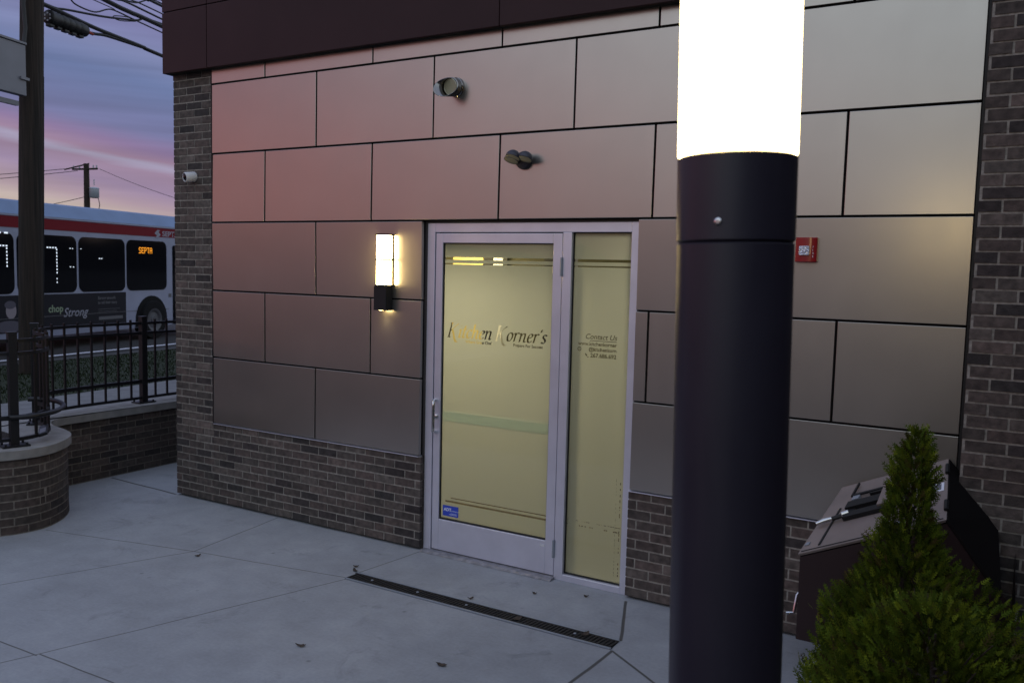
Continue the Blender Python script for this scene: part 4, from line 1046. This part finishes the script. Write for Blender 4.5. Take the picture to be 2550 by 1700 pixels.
# post positions by path index
def idx_near(x, y): return min(range(len(FP)), key=lambda i: (FP[i]-Vector((x, y, 0))).length)
posts_i = [idx_near(-1.88, 0.62), idx_near(-0.78, -1.42), idx_near(-1.88, 3.0), idx_near(-1.60, -0.73), idx_near(-1.88, -2.6), idx_near(-1.88, 5.4)]
first = True
for pi in posts_i:
    a = FP[max(0, pi-1)]; b2 = FP[min(len(FP)-1, pi+1)]; rz = math.atan2((b2-a).y, (b2-a).x)
    if first: o = post; first = False
    else:
        o = post.copy(); COL.objects.link(o); o.parent = fe
        for ch in [bpz]+bolts:
            c_ = ch.copy(); COL.objects.link(c_); c_.parent = o
    o.location = (FP[pi].x-fl.x, FP[pi].y-fl.y, 0); o.rotation_euler = (0, 0, rz)
first = True; last_s = 0
i0 = posts_i[0]
i = len(FP) and (i0 % 3)
while i < len(FP):
    if all(abs(i-p_) > 1 for p_ in posts_i) and -3.2 < FP[i].y < 4.0:
        o = pk if first else pk.copy()
        if not first: COL.objects.link(o); o.parent = fe
        first = False
        o.location = (FP[i].x-fl.x, FP[i].y-fl.y, 0)
    i += 3
# looped handrail end and its small hinged plate
g = MB(); lp = [(-0.76, -1.46, 0.245), (-0.68, -1.33, 0.245), (-0.72, -1.12, 0.25), (-0.88, -0.93, 0.26), (-1.08, -0.86, 0.27), (-1.26, -0.88, 0.275), (-1.36, -0.96, 0.275)]
g.tube([(p[0]-fl.x, p[1]-fl.y, p[2]) for p in catmull(lp, 8)], 0.021, 10); g.build('handrail_loop', M_rail, fe, smooth=True)
mm = Matrix.Translation((-0.86-fl.x, -1.12-fl.y, 0.10)) @ Euler((R(20), R(18), R(-35))).to_matrix().to_4x4()
g = MB(); g.box(-0.03, 0.13, -0.035, 0.035, -0.012, 0.012, mm); g.build('hinge_plate', M_rail, fe, bevel=0.004)
mm2 = mm @ Matrix.Translation((0.07, 0, 0.0)); g = MB(); g.box(-0.035, 0.045, -0.025, 0.025, 0.0125, 0.0155, mm2); g.build('label_plate', M_signgrey, fe)

# ------------------------------------------------------------------ bus
Db = Vector((-0.29391, 0.95583, 0))
bus = thing('city_bus', 'white city bus with red roof stripe and dark advert, standing on the road', 'bus', (-10.724, 3.9204, 0.30), math.atan2(0.95583, -0.29391))
# local x along the bus (forward), local -y towards the courtyard? left of travel is +y; kerb side faces the courtyard = -y
bz = -0.30
SB, SF = -6.2, 6.7; BWid = 2.55
g = MB()
prof_ = [(0.02, 0.30), (0.0, 0.45), (0.0, 2.72), (0.015, 2.78), (0.28, 3.05), (0.55, 3.10), (BWid-0.55, 3.10), (BWid-0.28, 3.05), (BWid-0.015, 2.78), (BWid, 2.72), (BWid, 0.45), (BWid-0.02, 0.30)]
n_ = len(prof_)
for s_ in (SB, SF): g.v += [(s_, y_, z_) for y_, z_ in prof_]
for i in range(n_):
    j = (i+1) % n_; g.face((i, j, n_+j, n_+i))
g.face(list(reversed(range(n_)))); g.face(list(range(n_, 2*n_)))
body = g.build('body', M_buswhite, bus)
g = MB()
for s_ in (SB+.02, SF-.02): g.v += [(s_, y_-0.004 if y_ < 1 else y_+0.004, z_+0.004) for y_, z_ in prof_[3:9]]
for i in range(5): g.face((i, i+1, 7+i, 6+i))
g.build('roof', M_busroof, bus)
def bpanel(name, m, s0, s1, z0, z1, y=-0.004, parent=None, r=0.0, t_=0.01):
    g = MB(); cx, cz = (s0+s1)/2, (z0+z1)/2
    mmx = Matrix.Translation((cx, y, cz+bz)) @ Matrix.Rotation(R(90), 4, 'X')
    P = rrect((s1-s0)/2, (z1-z0)/2, r, 6) if r else [((s1-s0)/2, (z1-z0)/2), (-(s1-s0)/2, (z1-z0)/2), (-(s1-s0)/2, -(z1-z0)/2), ((s1-s0)/2, -(z1-z0)/2)]
    g.prism(P, 0, t_, mmx); return g.build(name, m, parent or bus)
bpanel('red_stripe', M_busred, SB+.05, SF-.05, 2.815, 3.035, -0.002, t_=0.006)
bpanel('trim_strip', M_buswhite, SB+.05, SF-.05, 3.045, 3.075, -0.002, t_=0.016)
for (a, b2) in ((-4.55, -3.02), (-2.95, -1.42), (-1.35, 0.385), (0.46, 2.09), (2.155, 3.655), (3.718, 5.225)):
    bpanel('window', M_glassdark, a, b2, 1.505, 2.705, -0.002, r=0.16, t_=0.008)
bpanel('door', M_glassdark, 5.475, 6.45, 0.62, 2.62, -0.002, r=0.05, t_=0.008)
ad_ = bpanel('advert_panel', M_ad, -3.6, 3.675, 0.735, 1.475, -0.002, t_=0.006)
bm = lambda s_, z_, y_=-0.0095: Matrix.Translation((s_, y_, z_+bz)) @ Matrix.Rotation(R(90), 4, 'X')
text_obj('lettering', 'chop', 0.21, M_adgreen, ad_, bm(1.25, 1.10), bold=0.006)
text_obj('lettering', 'Strong', 0.27, M_adtext, ad_, bm(1.66, 0.985), shear=0.35, bold=0.002)
text_obj('lettering', 'Strong enough', 0.098, M_adtext2, ad_, bm(2.73, 1.325), bold=0.002)
text_obj('lettering', 'to tell their story', 0.090, M_adtext2, ad_, bm(2.73, 1.225), bold=0.002)
bpanel('advert_strip', M_adtext2, 2.75, 3.55, 0.862, 0.935, -0.0085, ad_, t_=0.002)
bpanel('advert_rule', M_adtext2, 2.73, 3.45, 1.10, 1.108, -0.0085, ad_, t_=0.002); bpanel('advert_rule', M_adtext2, 2.73, 3.35, 1.05, 1.058, -0.0085, ad_, t_=0.002)
bpanel('panel_seam', M_adtext2, -3.6, 5.3, 1.012, 1.022, -0.009, t_=0.002)
# advert portrait: plain head and shoulders
M_skin = mat('printed skin tone', (0.20, 0.17, 0.20), 0.6); M_cloth = mat('printed shirt', (0.05, 0.045, 0.07), 0.6)
def disc(name, m, cx, cz, rx_, rz_, y_, par):
    g = MB(); g.prism([(rx_*math.cos(2*math.pi*k/20), rz_*math.sin(2*math.pi*k/20)) for k in range(20)], 0, 0.0012, bm(cx, cz, y_)); return g.build(name, m, par)
disc('portrait', M_cloth, 0.22, 0.86, 0.34, 0.12, -0.0082, ad_); disc('portrait', M_skin, 0.28, 1.17, 0.13, 0.16, -0.0086, ad_); disc('portrait', M_cloth, 0.26, 1.29, 0.14, 0.08, -0.009, ad_)
# SEPTA lettering, emblem and amber sign
text_obj('lettering', 'SEPTA', 0.185, M_adtext, bus, bm(5.06, 2.838) @ Matrix.Diagonal((1.3, 1, 1, 1)), bold=0.004)
g = MB()
for (P, ) in (([(4.99, 2.985), (4.87, 2.985), (4.76, 2.90), (4.86, 2.845), (4.92, 2.875), (4.86, 2.905)],), ([(4.77, 2.79), (4.89, 2.79), (5.0, 2.875), (4.91, 2.935), (4.84, 2.905), (4.90, 2.87)],)):
    g.prism(P, 0, 0.002, Matrix.Translation((0, -0.0085, bz)) @ Matrix.Rotation(R(90), 4, 'X'))
g.build('emblem', M_adtext, bus)
DOT = {'S': ['01111', '10000', '10000', '01110', '00001', '00001', '11110'], 'E': ['11111', '10000', '10000', '11110', '10000', '10000', '11111'], 'P': ['11110', '10001', '10001', '11110', '10000', '10000', '10000'],
       'T': ['11111', '00100', '00100', '00100', '00100', '00100', '00100'], 'A': ['01110', '10001', '10001', '11111', '10001', '10001', '10001']}
g = MB(); x_ = 4.155; cw = 0.0172; chh = 0.0205
for ch in 'SEPTA':
    for j, row in enumerate(DOT[ch]):
        for i, b_ in enumerate(row):
            if b_ == '1': g.box(x_+i*cw, x_+i*cw+cw*1.0, -0.013, -0.011, 2.54-(j+1)*chh+bz, 2.54-j*chh-chh*0.1+bz)
    x_ += 6*cw
g.build('destination_sign', M_led, bus)
# glowing dashes standing for saloon lamps reflected in the dark windows
def dashes(pts, name='saloon_reflection'):
    g = MB()
    for (s_, z_, w_, h_) in pts: g.box(s_-w_/2, s_+w_/2, -0.0125, -0.011, z_-h_/2+bz, z_+h_/2+bz)
    g.build(name, M_lampreflect, bus)
dashes([(1.26+.075*k, 2.448, .045, .026) for k in range(4)]+[(1.513, 2.41-.069*k, .026, .036) for k in range(8)]+[(1.508, 1.80, .02, .03), (1.508, 1.725, .02, .03)])
dashes([(-0.02+.075*k, 2.45, .045, .026) for k in range(4)]+[(0.208, 2.40-.069*k, .026, .036) for k in range(6)])
dashes([(0.03, 2.70, .09, .03), (0.20, 2.70, .09, .03), (1.90, 2.445, .04, .016), (1.97, 2.445, .03, .016), (1.90, 2.05, .03, .02), (1.99, 2.05, .03, .02), (2.80, 2.245, .05, .018), (2.87, 2.245, .04, .018), (2.22, 2.445, .03, .014)])
# wheel arch and wheel
def wheel(s_):
    g = MB(); P = [(-0.60, 0.32)]+[(0.60*math.cos(math.pi-math.pi*k/16), 0.74+0.60*math.sin(math.pi-math.pi*k/16)*0.98-0.26) for k in range(17)]+[(0.60, 0.32)]
    g.prism(P, 0, 0.012, Matrix.Translation((s_, -0.002, 0)) @ Matrix.Rotation(R(90), 4, 'X')); g.build('wheel_arch', M_tyre, bus)
    mm = Matrix.Translation((s_, -0.04, 0.47)) @ Matrix.Rotation(R(90), 4, 'X')
    g = MB(); g.lathe([(0.28, 0.05), (0.40, 0.06), (0.46, 0.05), (0.475, 0.02), (0.475, -0.2)], mm, 40); w_ = g.build('wheel', M_tyre, bus, smooth=True)
    g = MB(); g.lathe([(0.0, 0.045), (0.09, 0.045), (0.11, 0.02), (0.20, 0.01), (0.24, 0.045), (0.285, 0.052)], mm, 40); g.build('rim', M_rim, w_, smooth=True)
wheel(4.62); wheel(-3.3)
bpanel('marker', M_adtext2, 5.30, 5.42, 1.31, 1.40, -0.002, t_=0.004)

# ------------------------------------------------------------------ utility pole, splice case, sign, cables
Pp = Vector((-6.91, 2.30, 0)); Dl = Db; Dn = Vector((Db.y, -Db.x, 0))
def PPt(s_, z_, n_=0.0): v = Pp+Dl*s_+Dn*n_; return Vector((v.x, v.y, z_))
up_ = thing('utility_pole', 'thick weathered wooden utility pole at the left edge', 'utility pole', (Pp.x, Pp.y, 0.42))
g = MB(); g.tube([PPt(0.0, 0.40)-Vector((Pp.x, Pp.y, .42)), PPt(0.09, 3.5)-Vector((Pp.x, Pp.y, .42)), PPt(0.19, 6.1)-Vector((Pp.x, Pp.y, .42)), PPt(0.32, 10.5)-Vector((Pp.x, Pp.y, .42))], [0.176, 0.170, 0.163, 0.145], 28)
g.build('shaft', M_wood, up_, smooth=True)
g = MB(); g.tube([PPt(0.07+0.03*z_, z_, 0.15)-Vector((Pp.x, Pp.y, .42)) + Vector((0, 0, 0)) for z_ in (0.6, 2.0, 3.5, 5.0)], 0.012, 6); g.build('ground_wire', M_cable, up_)
g = MB(); g.tube([PPt(-0.05, 6.3, .1)-Vector((Pp.x, Pp.y, .42)), PPt(-0.09, 6.0, .1)-Vector((Pp.x, Pp.y, .42)), PPt(-0.06, 5.65, .1)-Vector((Pp.x, Pp.y, .42)), PPt(-0.12, 5.42, .12)-Vector((Pp.x, Pp.y, .42))], 0.03, 8); g.build('riser_cable', M_cable, up_, smooth=True)
sg = thing('roadside_sign', 'plain grey sign panel bracketed to the wooden pole at the left edge', 'sign', (PPt(-1.02, 4.6).x, PPt(-1.02, 4.6).y, 4.6), math.atan2(Dl.y, Dl.x))
g = MB(); g.box(-0.95, 0.87, -0.18, -0.06, 0.03, 0.775); sp1 = g.build('panel', M_signgrey, sg, bevel=0.01)
g = MB(); g.box(-0.95, 0.87, -0.20, -0.05, 0.78, 0.81); g.build('top_rail', M_signgrey, sg)
g = MB(); g.box(0.2, 0.80, -0.10, -0.04, -0.12, -0.05); g.build('bracket', M_signgrey, sg)
g = MB(); g.box(0.74, 0.90, -0.21, -0.18, 0.26, 0.30); g.build('clamp', M_signgrey, sg)
def cable(label, pts, r, n_=0.0, ext=14.0, back=None, name='overhead_cable', zslope=0.0):
    P = [PPt(s_, z_, n_) for s_, z_ in pts]
    if back: P = [PPt(pts[0][0]-back[0], pts[0][1]+back[1], n_)]+P
    if ext:
        s1, z1 = pts[-1]
        P += [PPt(s1+ext*0.4, z1-0.06+zslope*.4, n_), PPt(s1+ext, z1+0.05+zslope, n_)]
    P = [P[0]]+[p for p in P[1:]]
    base = P[0].copy(); g = MB(); g.tube([p-base for p in catmull(P, 6)], r, 7)
    o = g.build(name, M_cable, smooth=True); o.location = base
    return tag(o, label, 'cable', 'overhead cables by the pole')
cable('thick cable carrying the splice case, lowest of the overhead bundle', [(0.25, 6.15), (0.664, 6.141), (1.566, 6.10), (2.773, 6.10), (3.377, 6.08)], 0.034)
cable('drop cable leaving the splice case with red tape, joining the thick cable', [(1.30, 5.975), (1.563, 6.005), (1.88, 6.05), (2.773, 6.09)], 0.026, ext=0)
cable('tapered messenger wire rising from pole to the main bundle', [(0.25, 6.17), (0.664, 6.165), (0.928, 6.213), (1.78, 6.349), (2.583, 6.515), (3.388, 6.668)], 0.019, ext=10, zslope=.3)
cable('heaviest straight black cable crossing above the splice case', [(1.77, 6.637), (2.449, 6.62), (3.387, 6.622)], 0.040, back=(3, 0.15))
cable('slack curling service wire drooping then rising beside the pole', [(0.9, 6.6), (1.004, 6.404), (1.171, 6.347), (1.555, 6.361), (1.855, 6.49), (2.054, 6.53), (2.583, 6.521), (3.385, 6.509)], 0.013)
cable('thin wire with small clamps meeting the curling wire', [(0.6, 6.56), (1.491, 6.552), (2.0, 6.55), (2.054, 6.53)], 0.008, ext=0)
cable('medium cable second above the heaviest one', [(1.2, 6.6), (2.077, 6.73), (2.376, 6.765), (3.389, 6.754)], 0.018)
cable('thin cable third above the heaviest one', [(1.4, 6.83), (2.435, 6.839), (3.391, 6.854)], 0.013)
cable('upper cable near the roof corner, below the topmost pair', [(1.4, 6.98), (2.891, 6.978), (3.394, 6.995)], 0.026)
cable('wavy loose wire hanging between two upper cables', [(1.9, 6.75), (2.245, 6.781), (2.59, 6.825), (2.80, 6.91), (3.0, 7.02)], 0.014, ext=0)
cable('second highest thin wire at the roof corner', [(1.4, 7.03), (3.056, 7.028), (3.394, 7.039)], 0.012)
cable('topmost thin wire at the roof corner', [(1.4, 7.07), (3.224, 7.079), (3.395, 7.098)], 0.012)
cable('small loop of wire tied to the messenger wire', [(2.60, 6.50), (2.2, 6.40), (2.03, 6.40), (2.05, 6.44), (2.371, 6.511), (2.6, 6.52)], 0.009, ext=0)
# splice case
a = PPt(0.50, 5.985, 0.0); b2 = PPt(1.33, 5.985, 0.0)
ca = thing('splice_case', 'ribbed black cable splice case hanging from the thick cable', 'cable box', tuple(a))
mm = axis_m((0, 0, 0), b2-a); Lc = (b2-a).length
g = MB(); pr = [(0.0, 0.0), (0.09, 0.0), (0.115, 0.02), (0.115, 0.10)]
for k in range(5): pr += [(0.108, 0.11+0.13*k), (0.112, 0.17+0.13*k), (0.104, 0.235+0.13*k)]
pr += [(0.10, Lc-0.02), (0.07, Lc), (0.0, Lc)]
g.lathe(pr, mm, 14); g.build('shell', M_black, ca, smooth=True)
g = MB()
for k in range(5): g.box(0.0+0.16*k, 0.10+0.16*k, -0.045, 0.045, -0.145, -0.10, Matrix.Rotation(math.atan2(Dl.y, Dl.x), 4, 'Z'))
g.build('clamp_rib', M_black, ca, bevel=0.01)
g = MB()
for k in range(6):
    t_ = 2*math.pi*k/6; g.lathe([(0.0, -0.006), (0.016, -0.005), (0.016, 0.0)], mm @ Matrix.Translation((0.055*math.cos(t_), 0.055*math.sin(t_), 0)), 10)
g.build('cable_port', M_zinc, ca)
M_tape = mat('red tape', (0.25, 0.03, 0.015), 0.6)
g = MB(); g.tube([PPt(1.335, 5.99)-a, PPt(1.50, 5.985)-a], 0.028, 8); g.build('tape', M_tape, ca)
# far pole with transformer
fpole = thing('distant_utility_pole', 'distant utility pole with crossarm and pale transformer above the bus roof', 'utility pole', (-48.17, 30.38, 0.3))
hh_ = -0.3
vr = Vector((0.8636, 0.5036, 0)).normalized()     # across the view
g = MB(); g.tube([(0, 0, 0), (0, 0, 8.64+hh_)], [0.24, 0.17], 12); g.build('shaft', M_wood, fpole, smooth=True)
av = Vector((1.0, 0.2, 0)).normalized()
g = MB(); g.tube([tuple(-av*1.2+Vector((0, 0, 7.98))), tuple(av*0.95+Vector((0, 0, 7.98)))], 0.07, 6); g.tube([tuple(-vr*1.3+Vector((0.3, -.4, 7.85))), tuple(vr*0.2+Vector((0, 0, 8.35)))], 0.05, 6); g.build('crossarm', M_wood, fpole)
g = MB()
for k in (-1.1, -0.6, 0.6, 0.88): g.tube([tuple(av*k+Vector((0, 0, 8.04))), tuple(av*k+Vector((0, 0, 8.22)))], 0.05, 6)
g.build('insulator', M_zinc, fpole)
g = MB(); tv = vr*0.50
g.lathe([(0.0, 6.28), (0.26, 6.30), (0.31, 6.36), (0.31, 6.9), (0.33, 6.92), (0.28, 7.0), (0.0, 7.04)], Matrix.Translation((tv.x, tv.y, hh_+0.05)), 18); g.build('transformer', M_zinc, fpole, smooth=True)
g = MB(); g.tube([tuple(tv+Vector((0, 0, 6.9))), tuple(tv+Vector((0, 0, 7.3)))], 0.035, 6); g.build('bushing', M_zinc, fpole)
g = MB(); g.tube(catmull([tuple(vr*0.2+Vector((0, 0, 5.1))), tuple(vr*0.55+Vector((0, 0, 5.0))), tuple(vr*0.85+Vector((0, 0, 5.5))), tuple(vr*0.75+Vector((0, 0, 6.1)))], 6), 0.025, 6); g.build('service_loop', M_cable, fpole)
def farwire(label, p, q_, r=0.022, sag=0.4):
    p = Vector(p); q_ = Vector(q_); P = [p.lerp(q_, k/10)-Vector((0, 0, sag*4*(k/10)*(1-k/10))) for k in range(11)]
    base = p.copy(); g = MB(); g.tube([x-base for x in P], r, 5); o = g.build('overhead_cable', M_cable); o.location = base; return tag(o, label, 'cable', 'far overhead wires')
fb = Vector((-48.17, 30.38, 0))
farwire('upper distant wire running left from the far crossarm', fb+Vector((0, 0, 8.3))-vr*1.0, fb-vr*26+Vector((0, 0, 6.6)), sag=0.3)
farwire('lower distant wire running left from the far crossarm', fb+Vector((0, 0, 8.15))-vr*.6, fb-vr*24+Vector((0, 0, 6.2)), sag=0.3)
farwire('distant service wire sloping down right from the far pole', fb+Vector((0, 0, 8.3))+vr*0.9, fb+vr*12+Vector((0, 0, 5.2)), sag=0.4, r=0.016)
farwire('distant service wire low on the far pole running left', fb+Vector((0, 0, 6.45)), fb-vr*6+Vector((0, 0, 5.2)), sag=0.1)
